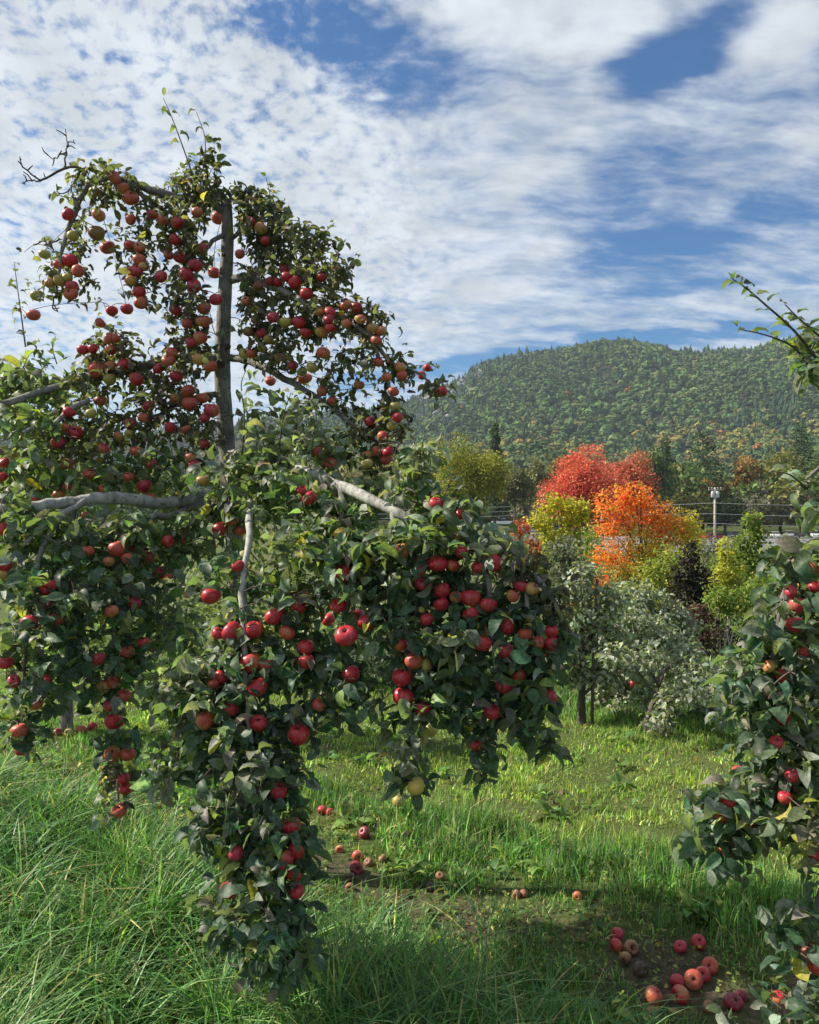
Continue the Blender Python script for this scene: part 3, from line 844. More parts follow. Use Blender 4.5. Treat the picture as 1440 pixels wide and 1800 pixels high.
for a in [('sedan', 'red sedan parked below the transformer pole', 1255, 172, 0.15, (0.42, 0.02, 0.025)),
          ('suv', 'dark blue car parked nose-on just right of the red sedan', 1289, 172, 1.35, (0.03, 0.05, 0.11)),
          ('suv', 'leftmost silver car in the row at the right edge', 1341, 182, 1.2, (0.55, 0.56, 0.57)),
          ('sedan', 'white sedan in the row near the right edge', 1363, 182, 1.3, (0.78, 0.78, 0.78)),
          ('suv', 'pale grey car second from the right edge of the parking row', 1387, 182, 1.25, (0.42, 0.43, 0.45)),
          ('sedan', 'black sedan parked between pale cars at the right edge', 1410, 182, 1.3, (0.03, 0.03, 0.03)),
          ('suv', 'white car farthest right in the parking row', 1434, 182, 1.2, (0.75, 0.76, 0.78)),
          ('truck', 'white pickup truck on the road left of the red maple', 884, 190, 3.05, (0.8, 0.8, 0.8)),
          ('sedan', 'small silver car on the road behind the white pickup truck', 918, 191, 3.1, (0.5, 0.5, 0.5))]:
    car(*a)

# ================================================================== nursery trees and middle-distance apple trees
Y_ = [(3, (0.52, 0.45, 0.04)), (3, (0.38, 0.38, 0.045)), (2, (0.25, 0.30, 0.045))]
YG = [(3, (0.27, 0.32, 0.05)), (3, (0.19, 0.25, 0.05)), (1, (0.38, 0.36, 0.045))]
OR = [(5, (0.70, 0.20, 0.035)), (2.5, (0.72, 0.13, 0.045)), (3, (0.66, 0.34, 0.045)), (1, (0.42, 0.15, 0.04)), (1, (0.42, 0.36, 0.05))]
OY = [(3, (0.60, 0.30, 0.04)), (3, (0.52, 0.37, 0.045)), (3, (0.34, 0.33, 0.05))]
RD_ = [(3, (0.40, 0.07, 0.04)), (2, (0.48, 0.16, 0.05)), (1, (0.26, 0.10, 0.05))]
GG = [(3, (0.11, 0.13, 0.075)), (2, (0.15, 0.165, 0.10)), (1, (0.08, 0.10, 0.055))]
FG = [(3, (0.12, 0.19, 0.035)), (2, (0.18, 0.25, 0.04)), (1, (0.24, 0.27, 0.04))]
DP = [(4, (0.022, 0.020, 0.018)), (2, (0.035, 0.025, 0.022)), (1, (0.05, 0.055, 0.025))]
PR = [(3, (0.09, 0.045, 0.04)), (2, (0.12, 0.06, 0.045)), (1, (0.07, 0.06, 0.035))]
SV = [(3, (0.22, 0.245, 0.17)), (3, (0.28, 0.305, 0.225)), (2, (0.12, 0.15, 0.09)), (1.2, (0.40, 0.41, 0.34))]
def pxlobes(D, items, pal):
    out = []
    for it in items:
        px, py, rx, ry, w = it[:5]
        s = 1 / F * D
        dd = it[6] if len(it) > 6 else 0.0
        out.append((P(px, py, D + dd), (rx * s, (rx + ry) / 2 * s, ry * s), w) + ((it[5],) if len(it) > 5 and it[5] else (pal,)))
    return out
def nursery(name, label, px, D, items, pal, n, ls=0.075, tr=0.035, bark=None, stems=0, group='young nursery trees', tw=160, trunk_top=0.75):
    b = base_of(px, D)
    lob = pxlobes(D, items, pal)
    st = None
    if stems:
        st = []
        for k in range(stems):
            tgt = np.asarray(lob[k % len(lob)][0])
            f = b + np.array([rng.normal(0, 0.05), rng.normal(0, 0.05), 0])
            st.append([f - np.array([0, 0, .1]), f * 0.6 + tgt * 0.4 + rng.normal(0, 0.03, 3), tgt])
    return crown_tree(name, label, 'tree', b, lob, n, ls, pal, bark=bark, trunk_r=tr, templates=LEAF_FAR if D > 16.5 else LEAF_LO, mat=M_GARDEN, group=group, shell=0.12,
                      stems=st, limbs=not stems, twigs=tw, jitter=0.22, droop=0.35, trunk_top=trunk_top)

nursery('maple_sapling', 'bright orange maple sapling in the middle of the nursery', 1128, 16,
        [(1080, 885, 42, 32, 3, OR), (1118, 872, 40, 24, 2.4, OR), (1075, 925, 34, 28, 2, OR), (1140, 905, 48, 34, 3, OR), (1185, 945, 36, 26, 1.6, OY),
         (1195, 915, 28, 24, 1.0, OY), (1075, 975, 40, 26, 2.2, OR), (1048, 1025, 28, 26, 1.5, OR), (1060, 1050, 22, 14, 0.7, OY), (1110, 1000, 46, 34, 2.2, OY),
         (1120, 950, 46, 30, 2, OY), (1160, 990, 36, 34, 1.6, YG), (1100, 1045, 40, 30, 1.4, YG), (1210, 935, 30, 24, 1.2, OY), (1170, 925, 40, 28, 1.8, OR), (1150, 965, 44, 30, 1.8, OY), (1120, 1020, 44, 30, 1.6, YG)], OR, 14500, 0.056, 0.04)
nursery('yellow_sapling', 'yellow-leaved young tree left of the orange maple', 985, 18.5,
        [(980, 886, 36, 18, 2), (1005, 905, 30, 24, 2), (950, 915, 26, 18, 1.4), (975, 935, 36, 24, 2), (1025, 895, 18, 22, 0.8), (960, 965, 30, 22, 1, YG), (1010, 950, 30, 26, 1.2, YG)],
        Y_, 4200, 0.075, 0.04)
nursery('red_shrub', 'small dull red shrub behind the end of the drooping apple limb', 918, 15,
        [(915, 930, 18, 18, 1), (932, 965, 22, 26, 1.4), (920, 990, 24, 26, 1, OY)], RD_, 1500, 0.06, 0.02, group='nursery shrubs')
nursery('grey_leaved_tree', 'grey-green young tree under the yellow-leaved one', 1000, 13.5,
        [(990, 975, 34, 34, 2), (1010, 1010, 34, 34, 2), (975, 1030, 32, 34, 1.6), (1000, 1065, 36, 32, 1.6)], GG, 3200, 0.062, 0.03)
nursery('yellow_green_tree', 'yellow-green young tree low between orange maple and dark purple tree', 1168, 14.5,
        [(1150, 1010, 38, 34, 2), (1180, 985, 34, 28, 1.4), (1165, 1045, 40, 34, 2), (1135, 1065, 30, 28, 1.3), (1190, 1030, 24, 30, 1.2)], YG, 3600, 0.062, 0.03)
nursery('purple_leaved_tree', 'nearly black purple-leaved young tree right of the orange maple', 1216, 14.0,
        [(1212, 975, 18, 26, 1.4), (1205, 1010, 30, 26, 2), (1228, 1025, 32, 30, 2), (1205, 1050, 34, 28, 2), (1230, 1070, 28, 28, 1.4)], DP, 3000, 0.07, 0.03)
nursery('reddish_sapling', 'dull purple-brown sapling with thin pale stems below the dark tree, with dark leaf lobes added as shade behind it', 1228, 12.6,
        [(1222, 1085, 24, 24, 1), (1240, 1105, 30, 28, 1.2), (1225, 1130, 26, 22, .9), (1270, 1120, 30, 26, 1, DP, .6), (1305, 1125, 30, 28, 1, DP, .8), (1255, 1145, 30, 20, .8, DP, .5)], PR, 3200, 0.06, 0.012, M_BARK_BIRCH, stems=3)  # near-black DP lobes stand in for the shaded understorey behind the birch stems
nursery('feathery_green_tree', 'feathery light green young tree in front of the parked cars', 1322, 17,
        [(1322, 915, 18, 18, 1.0), (1328, 940, 22, 20, 1.4), (1305, 958, 26, 20, 1.6), (1345, 980, 40, 26, 2), (1320, 1000, 40, 30, 2), (1360, 1010, 30, 30, 1.4), (1300, 990, 30, 26, 1.4)], FG, 5200, 0.07, 0.03, M_BARK_BIRCH)
nursery('yellow_topped_sapling', 'yellow-green sapling with a narrow top right of the dark purple tree', 1280, 15,
        [(1275, 965, 14, 22, 1), (1282, 1000, 28, 26, 1.8), (1268, 1030, 26, 24, 1.6), (1300, 1040, 24, 26, 1.4)], [(3, (0.36, 0.36, 0.04)), (2, (0.27, 0.31, 0.045))], 3000, 0.065, 0.016, M_BARK_BIRCH, stems=3)
nursery('birch_sapling', 'clump of thin pale birch stems with yellow-green leaves', 1275, 12.6,
        [(1262, 1050, 26, 22, 1.4), (1292, 1060, 30, 24, 1.8), (1312, 1045, 24, 26, 1.2), (1275, 1078, 28, 16, .8), (1318, 1090, 18, 24, .8)], FG, 1900, 0.062, 0.013, M_BARK_BIRCH, stems=6)
nursery('leafy_green_tree', 'light green young tree between the birch stems and the right apple tree', 1350, 13.5,
        [(1345, 1030, 30, 26, 1), (1365, 1060, 30, 30, 1), (1345, 1090, 28, 28, 1)], FG, 1800, 0.065, 0.02)

for lab, px, D, top, w, pal, n in [
        ('dull green sapling behind the yellow-leaved young tree', 955, 24, 925, 34, GG, 1800), ('brownish green sapling half hidden behind the orange maple', 1040, 23, 918, 34, YG, 2000),
        ('light green sapling right behind the orange maple', 1150, 22, 930, 38, FG, 2200), ('slender yellow sapling between orange maple and transformer pole', 1215, 20, 895, 24, Y_, 1500),
        ('grey-green sapling behind the dark purple tree', 1245, 23, 940, 34, GG, 1800), ('pale green sapling below the parked pale cars', 1385, 22, 962, 40, FG, 2200),
        ('yellow-green sapling near the right apple tree, far back', 1425, 20, 968, 38, YG, 2000), ('thin green sapling in front of the red sedan', 1262, 21, 972, 24, FG, 1200)]:
    nursery('nursery_sapling', lab, px, D, [(px, top + 20, w * .6, 20, 1), (px - w * .4, top + 45, w * .6, 24, 1.2), (px + w * .4, top + 50, w * .6, 26, 1.2), (px, top + 78, w * .8, 28, 1.3)], pal, n, 0.07, 0.03)

# apple trees of the next row, dusty silver leaves
def mid_apple(label, px, D, items, n, apples=(), trunk=True, tr=0.045):
    b = base_of(px, D)
    lob = pxlobes(D, items, SV)
    r = crown_tree('apple_tree', label, 'tree', b, lob, int(n * 1.6), 0.053, SV, bark=M_BARK_DARK, trunk_r=tr, templates=LEAF_LO, mat=M_LEAF_DRY, group='apple trees of the next row',
                   shell=0.12, twigs=420, jitter=0.25, droop=0.5, trunk_top=0.5)
    return r, b
MID = []
MID.append(mid_apple('silver-leaved apple tree with a dark stake in the next row', 1022, 6.9,
    [(1005, 1075, 40, 38, 1.4), (985, 1135, 46, 34, 1.4), (1050, 1100, 42, 40, 1.4), (1075, 1140, 40, 34, 1.2), (1025, 1020, 28, 34, .7), (955, 1165, 34, 26, .7), (1075, 1055, 34, 34, .8), (1010, 1180, 40, 26, .8), (1060, 1185, 40, 26, .8)], 3300))
MID.append(mid_apple('widest silver-leaved apple tree with low branches near the lane', 1090, 7.6,
    [(1100, 1090, 46, 40, 1.4), (1145, 1120, 52, 42, 1.8), (1130, 1170, 56, 36, 1.7), (1085, 1185, 40, 34, 1.2), (1185, 1160, 46, 40, 1.4), (1120, 1225, 50, 26, 1.2), (1060, 1215, 36, 26, .9)], 3600, tr=0.05))
MID.append(mid_apple('low silver-leaved apple tree whose branches touch the lane grass', 1130, 6.6,
    [(float(q[0]), float(q[1]), 30.0, 21.0, 1.0, None, float(q[2])) for q in np.random.default_rng(21).uniform((1075, 1150, -.5), (1285, 1300, .5), (20, 3))], 2300, tr=0.04))
MID.append(mid_apple('silver-leaved apple tree farther back near the birch stems', 1170, 9.6,
    [(1150, 1070, 44, 34, 1.2), (1190, 1100, 46, 36, 1.4), (1180, 1150, 50, 34, 1.2), (1120, 1050, 34, 30, .8)], 3000))
MID.append(mid_apple('pale silver apple bush seen under the drooping limb', 900, 8.6,
    [(900, 1130, 44, 34, 1), (860, 1160, 44, 34, 1), (935, 1165, 44, 30, 1), (640, 1150, 60, 44, 1.8), (580, 1185, 60, 40, 1.6), (540, 1140, 50, 44, 1.4), (700, 1165, 50, 40, 1.2), (600, 1110, 60, 40, 1.4), (780, 1160, 50, 40, 1)], 5200))
MID.append(mid_apple('silver-leaved apple tree right of the widest one, half behind the right tree', 1245, 8.2,
    [(1215, 1225, 40, 26, 1.2), (1262, 1232, 44, 24, 1.2), (1225, 1255, 44, 28, 1.2), (1280, 1268, 40, 26, 1), (1240, 1288, 44, 22, .9), (1300, 1240, 34, 22, .8)], 2200))
for lab, px, D, sd_ in [('grey-green apple tree far back, glimpsed right of the drooping front branch', 640, 11.5, 1), ('grey-green apple tree glimpsed below the pale right limb', 760, 12.5, 2),
                        ('grey-green apple tree glimpsed behind the hanging right branches', 850, 10.6, 3), ('grey-green apple tree glimpsed left of the big trunk', 300, 12.0, 4)]:
    rr_ = np.random.default_rng(60 + sd_)
    s_ = 8.5 / D
    MID.append(mid_apple(lab, px, D, [(px + float(rr_.uniform(-85, 85)) * s_, 990 + float(rr_.uniform(-60, 130)) * s_, 46 * s_, 36 * s_, 1, None, float(rr_.uniform(-.6, .6))) for _ in range(11)], 1300))
# the dark stake tied to the nearest of them
b0 = MID[0][1]
sp = put('tree_stake', None, loc=(b0[0] + 0.075, b0[1] - 0.06, b0[2]), label='thin dark wooden stake beside the next-row apple trunk', cat='stake')
V, T = tube([(0, 0, -.1), (0.015, 0, .6), (0.05, 0, 1.32)], [0.016, 0.015, 0.013], 8)
put('pole', mesh_np('pole', V, T, M_POLE_D), sp)
V, T = tube([(-0.085, 0.06, 0.7), (0.0, -0.028, 0.7), (0.05, 0.03, 0.7), (-0.06, 0.12, 0.7), (-0.085, 0.06, 0.7)], 0.006, 5)
put('tie', mesh_np('tie', V, T, M_TYRE), sp)

# ================================================================== apples
def apple_mesh_data(seed, seg=18, ring=12):
    r = random.Random(seed)
    e1, e2, ph = r.uniform(0.02, 0.06), r.uniform(0.03, 0.10), r.uniform(0, 6.28); tall = r.uniform(0.80, 0.98)
    low = r.uniform(0.05, 0.14)
    V, T = [], []
    for i in range(ring + 1):
        f = math.pi * i / ring
        rho = math.sin(f) * (1 + low * math.cos(f))
        z = tall * math.cos(f) - 0.34 * math.exp(-(rho / 0.26) ** 2) * (f < 1.57) + 0.17 * math.exp(-(rho / 0.20) ** 2) * (f > 1.57)
        for j in range(seg):
            a = 2 * math.pi * j / seg
            k = 1 + e1 * math.cos(2 * a + ph) + e2 * math.cos(a + ph * 2) * (0.5 - 0.5 * math.cos(f)) + 0.02 * math.cos(5 * a) * (f > 2.2)
            V.append((0.5 * rho * k * math.cos(a), 0.5 * rho * k * math.sin(a), 0.5 * z * (1 + 0.9 * e2 * math.cos(a + ph))))
    for i in range(ring):
        for j in range(seg):
            a, b = i*seg + j, i*seg + (j+1) % seg
            T += [(a, a + seg, b + seg), (a, b + seg, b)]
    return np.array(V), np.array(T)
APPLE_SHAPES = [apple_mesh_data(s) for s in range(7)]

def apple_mat(name, blush, deep, ground, amount, rough=0.36, dull=0.0):
    m, g = new_mat(name)
    tc = g.n('ShaderNodeTexCoord').outputs['Object']
    rnd = g.n('ShaderNodeObjectInfo').outputs['Random']
    off = g.n('ShaderNodeCombineXYZ', {0: g.m('MULTIPLY', rnd, 37.0), 1: g.m('MULTIPLY', rnd, 11.0), 2: 0.0}).outputs[0]
    vec = g.v('ADD', tc, off)
    sep = g.n('ShaderNodeSeparateXYZ', {0: tc})
    n1 = g.noise(vec, 2.3, 3.0, 0.6)
    ang = g.m('ARCTAN2', sep.outputs[1], sep.outputs[0])
    sv = g.n('ShaderNodeCombineXYZ', {0: g.m('MULTIPLY', ang, 5.5), 1: g.m('MULTIPLY', sep.outputs[2], 1.2), 2: g.m('MULTIPLY', rnd, 50.0)}).outputs[0]
    streak = g.noise(sv, 1.6, 4.0, 0.7)
    lop = g.m('ADD', g.m('MULTIPLY', sep.outputs[0], 0.55), g.m('MULTIPLY', sep.outputs[2], 0.25))
    f = g.m('ADD', g.m('ADD', lop, g.m('MULTIPLY', g.m('SUBTRACT', n1, 0.5), 0.7)), g.m('MULTIPLY', g.m('SUBTRACT', streak, 0.5), 0.9))
    f = g.m('ADD', f, g.m('ADD', amount, g.m('MULTIPLY', g.m('SUBTRACT', rnd, 0.5), 0.5)))
    red = g.mix(g.ss(streak, 0.35, 0.65), blush, deep)
    c = g.mix(g.ss(f, -0.25, 0.35), ground, red)
    spots = g.n('ShaderNodeTexVoronoi', {'Vector': vec, 'Scale': 15.0}, feature='F1').outputs['Distance']
    c = g.mix(g.m('MULTIPLY', g.ss(spots, 0.16, 0.07), 0.45), c, (0.55, 0.42, 0.25))
    rad = g.m('SQRT', g.m('ADD', g.m('POWER', sep.outputs[0], 2.0), g.m('POWER', sep.outputs[1], 2.0)))
    ends = g.m('MULTIPLY', g.ss(rad, 0.12, 0.045), 0.85)
    c = g.mix(ends, c, (0.06, 0.04, 0.02))
    bloom = g.ss(g.noise(vec, 5.0, 3.0, 0.6), 0.4, 0.75, 0.0, 0.22 + dull)
    c = g.mix(bloom, c, (0.42, 0.30, 0.28))
    bs = g.n('ShaderNodeBsdfPrincipled', {'Base Color': c, 'Roughness': rough, 'Specular IOR Level': 0.42, 'Subsurface Weight': 0.04,
                                          'Subsurface Radius': (0.02, 0.006, 0.003), 'Subsurface Scale': 0.3})
    finish(g, bs.outputs[0])
    return m
TONES = {'r': apple_mat('red apple skin', (0.52, 0.020, 0.036), (0.34, 0.010, 0.022), (0.50, 0.20, 0.06), 0.45),
         'p': apple_mat('pink-red apple skin', (0.50, 0.035, 0.065), (0.36, 0.014, 0.035), (0.50, 0.26, 0.12), 0.5),
         'o': apple_mat('orange-blush apple skin', (0.50, 0.10, 0.05), (0.42, 0.045, 0.035), (0.48, 0.30, 0.08), 0.22, 0.42),
         'g': apple_mat('yellow-green apple skin', (0.42, 0.20, 0.07), (0.34, 0.14, 0.05), (0.36, 0.31, 0.075), -0.30, 0.42),
         'y': apple_mat('yellow apple skin', (0.62, 0.40, 0.08), (0.58, 0.30, 0.06), (0.62, 0.46, 0.09), -0.4, 0.4),
         'm': apple_mat('murky red-green apple skin', (0.26, 0.06, 0.045), (0.18, 0.035, 0.03), (0.26, 0.19, 0.06), 0.15, 0.45),
         'b': apple_mat('rotting brown apple skin', (0.30, 0.12, 0.055), (0.16, 0.06, 0.03), (0.36, 0.20, 0.09), 0.0, 0.6, 0.1),
         'd': apple_mat('dark rotten apple skin', (0.07, 0.04, 0.03), (0.04, 0.022, 0.018), (0.09, 0.06, 0.04), 0.2, 0.6, 0.05),
         'c': apple_mat('dark crimson apple skin', (0.28, 0.012, 0.03), (0.15, 0.008, 0.018), (0.30, 0.06, 0.04), 0.6, 0.4, 0.05)}
APPLE_ME = {(k, t): mesh_np('apple', V, T, TONES[t]) for k, (V, T) in enumerate(APPLE_SHAPES) for t in TONES}

STEM_V, STEM_T = tube([(0, 0, 0.25), (0.02, 0.01, 0.42), (0.06, 0.02, 0.58)], [0.018, 0.017, 0.026], 6)
STEM_ME = mesh_np('stem', STEM_V, STEM_T, M_TWIG)
def tilt_matrix(tilt, spin, lean):
    return Matrix.Rotation(lean, 3, 'Z') @ Matrix.Rotation(tilt, 3, 'X') @ Matrix.Rotation(spin, 3, 'Z')

def hang_apple(root, pos, size, tone):
    me = APPLE_ME[(random.randrange(7), tone)]
    o = put('apple', me, root)
    tilt = abs(random.gauss(0.0, 0.5)); 
    R = tilt_matrix(tilt, random.uniform(0, 6.28), random.uniform(-2.2, 2.2))
    M = R.to_4x4(); M.translation = Vector(pos) - root.location
    o.matrix_basis = M @ Matrix.Scale(size, 4)
    top = np.asarray(pos) + np.array(R @ Vector((0, 0, 0.36))) * size
    return top

def parse(txt, ox, oy, z):
    out = []
    for w in txt.split():
        a = w.split(',')
        out.append((ox + float(a[0]) / z, oy + float(a[1]) / z, float(a[2]) / z, a[3]))
    return out
A_MAIN = parse("""605,520,70,r 690,625,80,o 500,590,55,g 650,575,60,o 360,710,65,r 520,715,70,o 690,738,55,r 805,712,55,r 855,745,55,o 935,755,70,r 925,845,65,r
385,825,60,g 510,810,85,m 568,885,80,o 685,875,65,r 735,885,60,o 735,950,65,o 722,1008,65,o 760,985,55,o 690,1060,60,o 735,1122,65,r 745,1178,70,o 668,1210,65,r
590,1220,60,r 850,1040,65,o 945,935,65,r 1030,980,75,p 980,1030,80,o 1025,1090,75,p 890,925,50,g 1070,885,60,o 1130,1020,65,r 1140,1160,70,p 1075,1205,70,o
925,1215,65,o 1070,1275,75,o 1055,1362,75,o 1010,1385,60,o 1050,1475,70,o 1110,1515,65,o 985,1285,45,g 890,1480,70,o 905,1440,60,o 835,1525,55,r 930,1565,70,o
990,1645,75,o 920,1680,60,o 1000,1710,80,g 1070,1680,60,o 1120,1745,70,o 370,955,78,r 410,1010,65,o 310,975,55,r 235,920,60,g 315,1060,65,g 265,1070,50,g 355,1045,55,g
380,1090,65,o 375,1130,70,o 195,1140,65,g 175,1240,70,g 530,1285,55,g 575,1365,65,o 610,1365,55,g 585,1425,55,r 510,1530,80,r 580,1510,60,o 650,1505,70,r 580,1580,65,g
715,1580,75,r 440,1425,60,r 490,1420,50,r 1150,730,70,o 530,1695,60,o 785,1720,60,o 1040,700,60,r 700,1010,60,r""", 0, 140, 3) + parse("""295,305,65,g 320,370,50,r
240,265,55,r 420,525,55,o 430,560,50,r 475,590,65,r 535,650,65,r 615,565,50,r 345,585,50,r 385,590,45,r 360,775,60,o 425,800,65,g 495,800,70,r 530,855,60,r 335,890,55,g
380,870,40,g 305,935,50,g 205,965,55,g 245,965,50,o 220,690,55,o 180,740,40,o 610,745,50,o 655,780,62,p 660,745,50,r 615,852,68,o 625,962,72,o 660,830,45,r 745,810,52,g
745,710,45,r 800,720,60,r 820,785,58,g 885,830,60,g 930,845,45,g 905,895,45,g 565,1040,58,g 530,1095,70,o 515,1060,45,g 460,1030,50,o 345,1110,55,o 395,985,45,o
620,1165,45,r 675,1215,50,o 705,1260,35,g 915,1010,48,r 1030,1035,60,o 1025,990,40,g 1040,1080,52,g 960,1090,48,g 900,1105,40,o 940,1065,40,g 1175,1040,45,r 1145,1080,45,r
1185,1160,42,o 1250,1165,48,r 1225,1120,40,m 995,1165,48,g 960,1200,40,o 1005,1245,48,g 1015,1305,58,r 990,1345,45,g 875,1325,62,o 815,1130,50,o 640,1375,40,r 505,1345,40,o
428,1290,40,g 940,1400,60,r 855,1500,45,o 910,1480,52,g 970,1480,45,r 1000,1500,40,r 955,1525,50,o 855,1545,45,g 660,1540,70,p 605,1480,50,r 515,1690,70,r
555,1725,75,r 1218,1755,50,r 35,1265,75,o 185,440,45,g 60,250,55,o 280,610,45,m 255,560,40,r 230,850,45,m 300,860,45,o""", 360, 300, 3) + parse("""160,1180,92,p 300,1165,70,o
240,1085,65,o 265,985,45,r 235,1010,55,r 20,880,75,r 10,690,70,r 15,930,50,o 760,465,75,p 680,535,55,p 790,530,70,o 545,485,60,o 475,400,65,o 545,265,45,o 355,345,60,o
310,505,50,o 360,465,50,o 245,520,40,r 625,200,55,o 685,135,60,o 760,105,60,o 685,185,50,g 715,280,60,o 795,345,60,o 675,415,45,o 895,155,60,r 980,165,50,r 1080,240,50,r
1065,435,60,o 1025,350,50,o 1005,315,55,o 1080,105,50,p 365,75,60,r 480,80,45,g 400,180,70,r 350,155,55,o 310,235,70,o 175,175,40,r 20,340,55,r 10,415,55,r 615,795,85,g
700,805,70,o 670,845,50,o 780,845,70,g 575,860,45,o 460,805,60,o 885,755,65,r 955,745,60,r 845,920,65,r 1160,690,80,r 1225,655,45,r 1265,700,50,o 1115,1045,98,r 1255,885,45,r
1220,1230,108,r 1340,1222,95,r 1150,1240,60,r 1325,1395,105,r 1395,1410,60,o 1355,1530,95,r 1215,1640,85,r 1080,1700,100,o 1360,1715,90,r 1165,1470,65,r 1130,1505,60,o 590,1125,60,o
710,1080,70,o 760,1290,62,r 670,1340,75,o 520,1375,75,o 595,1500,70,o 550,1520,70,o 655,1570,70,o 585,1620,75,o 605,1705,95,r 235,1490,45,r 75,1495,55,o 30,1395,75,r
190,1615,60,o 100,1755,85,g 915,1220,40,o""", 0, 700, 3) + parse("""640,405,70,o 790,458,80,r 715,485,50,o 890,410,55,p 855,465,45,r 960,475,50,r 1030,455,72,r 385,500,85,r
720,545,55,o 810,572,65,r 870,600,55,o 930,603,82,r 1005,632,70,r 930,675,65,r 805,630,60,r 1140,550,60,o 1105,595,55,o 1190,565,45,o 105,680,80,r 20,740,70,r 155,750,68,r
230,605,55,r 205,645,45,r 370,635,65,r 330,695,60,r 440,685,80,r 490,705,75,r 405,765,90,r 235,810,70,r 235,872,70,r 15,880,70,r 425,925,80,r 40,970,60,r 640,938,82,r
645,1020,85,r 730,1075,68,r 690,870,75,o 745,885,55,g 980,795,75,r 745,695,45,r 635,800,45,r 1080,725,65,r 1080,830,70,o 1160,755,60,o 1215,790,60,o 1270,745,50,r 1265,795,65,r
1135,925,65,r 1070,975,70,r 1265,1018,55,r 1020,1085,70,r 760,1160,60,g 950,1220,40,r 290,1055,55,g 205,1180,85,r 740,1215,35,r 700,1398,75,y 625,1460,55,g 120,1420,70,r
175,1565,75,r 190,1665,60,r 890,250,45,r 685,735,35,r""", 440, 800, 2.4) + parse("""395,252,55,o 450,252,52,o 435,338,38,r 440,375,40,r 418,452,52,o 75,235,42,r
1040,600,55,r 1010,615,45,r 1000,640,50,r 1045,735,40,r 1033,675,35,r 805,730,64,r 830,600,45,o""", 0, 1200, 2)
A_RIGHT = parse("1310,122,55,r 1345,328,46,p 1320,405,46,r 1120,420,46,r 1105,475,40,r 1108,595,40,r 1195,490,34,r 1160,315,50,r 1425,602,54,p 1405,950,62,m 1432,998,56,r 1300,1108,40,r 1090,470,36,r 1290,210,30,r", 720, 1200, 2) + \
    parse("1350,775,72,p 1340,860,78,p 1320,720,52,p 1410,620,55,p 1290,1075,68,r 1230,1035,44,o 1215,1148,46,p 1425,700,50,r 1380,980,40,r", 840, 740, 2.4)

# ================================================================== the foreground apple trees
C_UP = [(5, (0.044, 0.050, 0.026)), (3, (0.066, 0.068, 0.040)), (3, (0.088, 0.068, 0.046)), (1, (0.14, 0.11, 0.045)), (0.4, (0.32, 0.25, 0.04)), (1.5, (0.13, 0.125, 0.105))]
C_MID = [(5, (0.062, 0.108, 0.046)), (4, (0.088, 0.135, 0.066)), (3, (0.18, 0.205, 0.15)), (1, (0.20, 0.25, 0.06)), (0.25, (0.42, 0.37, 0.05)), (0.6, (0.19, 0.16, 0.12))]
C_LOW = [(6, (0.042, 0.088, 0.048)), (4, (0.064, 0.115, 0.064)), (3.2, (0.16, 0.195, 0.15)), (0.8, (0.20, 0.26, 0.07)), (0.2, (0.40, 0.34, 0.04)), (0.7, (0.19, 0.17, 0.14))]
C_SIL = [(4, (0.189, 0.216, 0.162)), (3, (0.27, 0.29, 0.23)), (2, (0.121, 0.155, 0.088)), (1, (0.081, 0.121, 0.047))]
C_YEL = [(1, (0.32, 0.31, 0.05)), (3, (0.17, 0.20, 0.09)), (4, (0.08, 0.12, 0.06)), (2, (0.19, 0.165, 0.13)), (0.5, (0.42, 0.37, 0.08))]
TINTS = [(0.042, 0.088, 0.048), (0.064, 0.115, 0.064), (0.10, 0.15, 0.075), (0.17, 0.20, 0.155), (0.20, 0.26, 0.07), (0.19, 0.17, 0.14), (0.40, 0.34, 0.04), (0.065, 0.07, 0.04)]
LEAF_OBJ = {}
def leaf_obj_mesh(shape, tint):
    if (shape, tint) not in LEAF_OBJ:
        V, T = (LEAF_HI + LEAF_CURL)[shape]
        LEAF_OBJ[(shape, tint)] = mesh_np('leaf', V, T, M_LEAF_ONE, np.array(TINTS[tint]))
    return LEAF_OBJ[(shape, tint)]

def project(p):
    return 720 + p[:, 0] / p[:, 1] * F, 900 - (p[:, 2] - CAMZ) / p[:, 1] * F

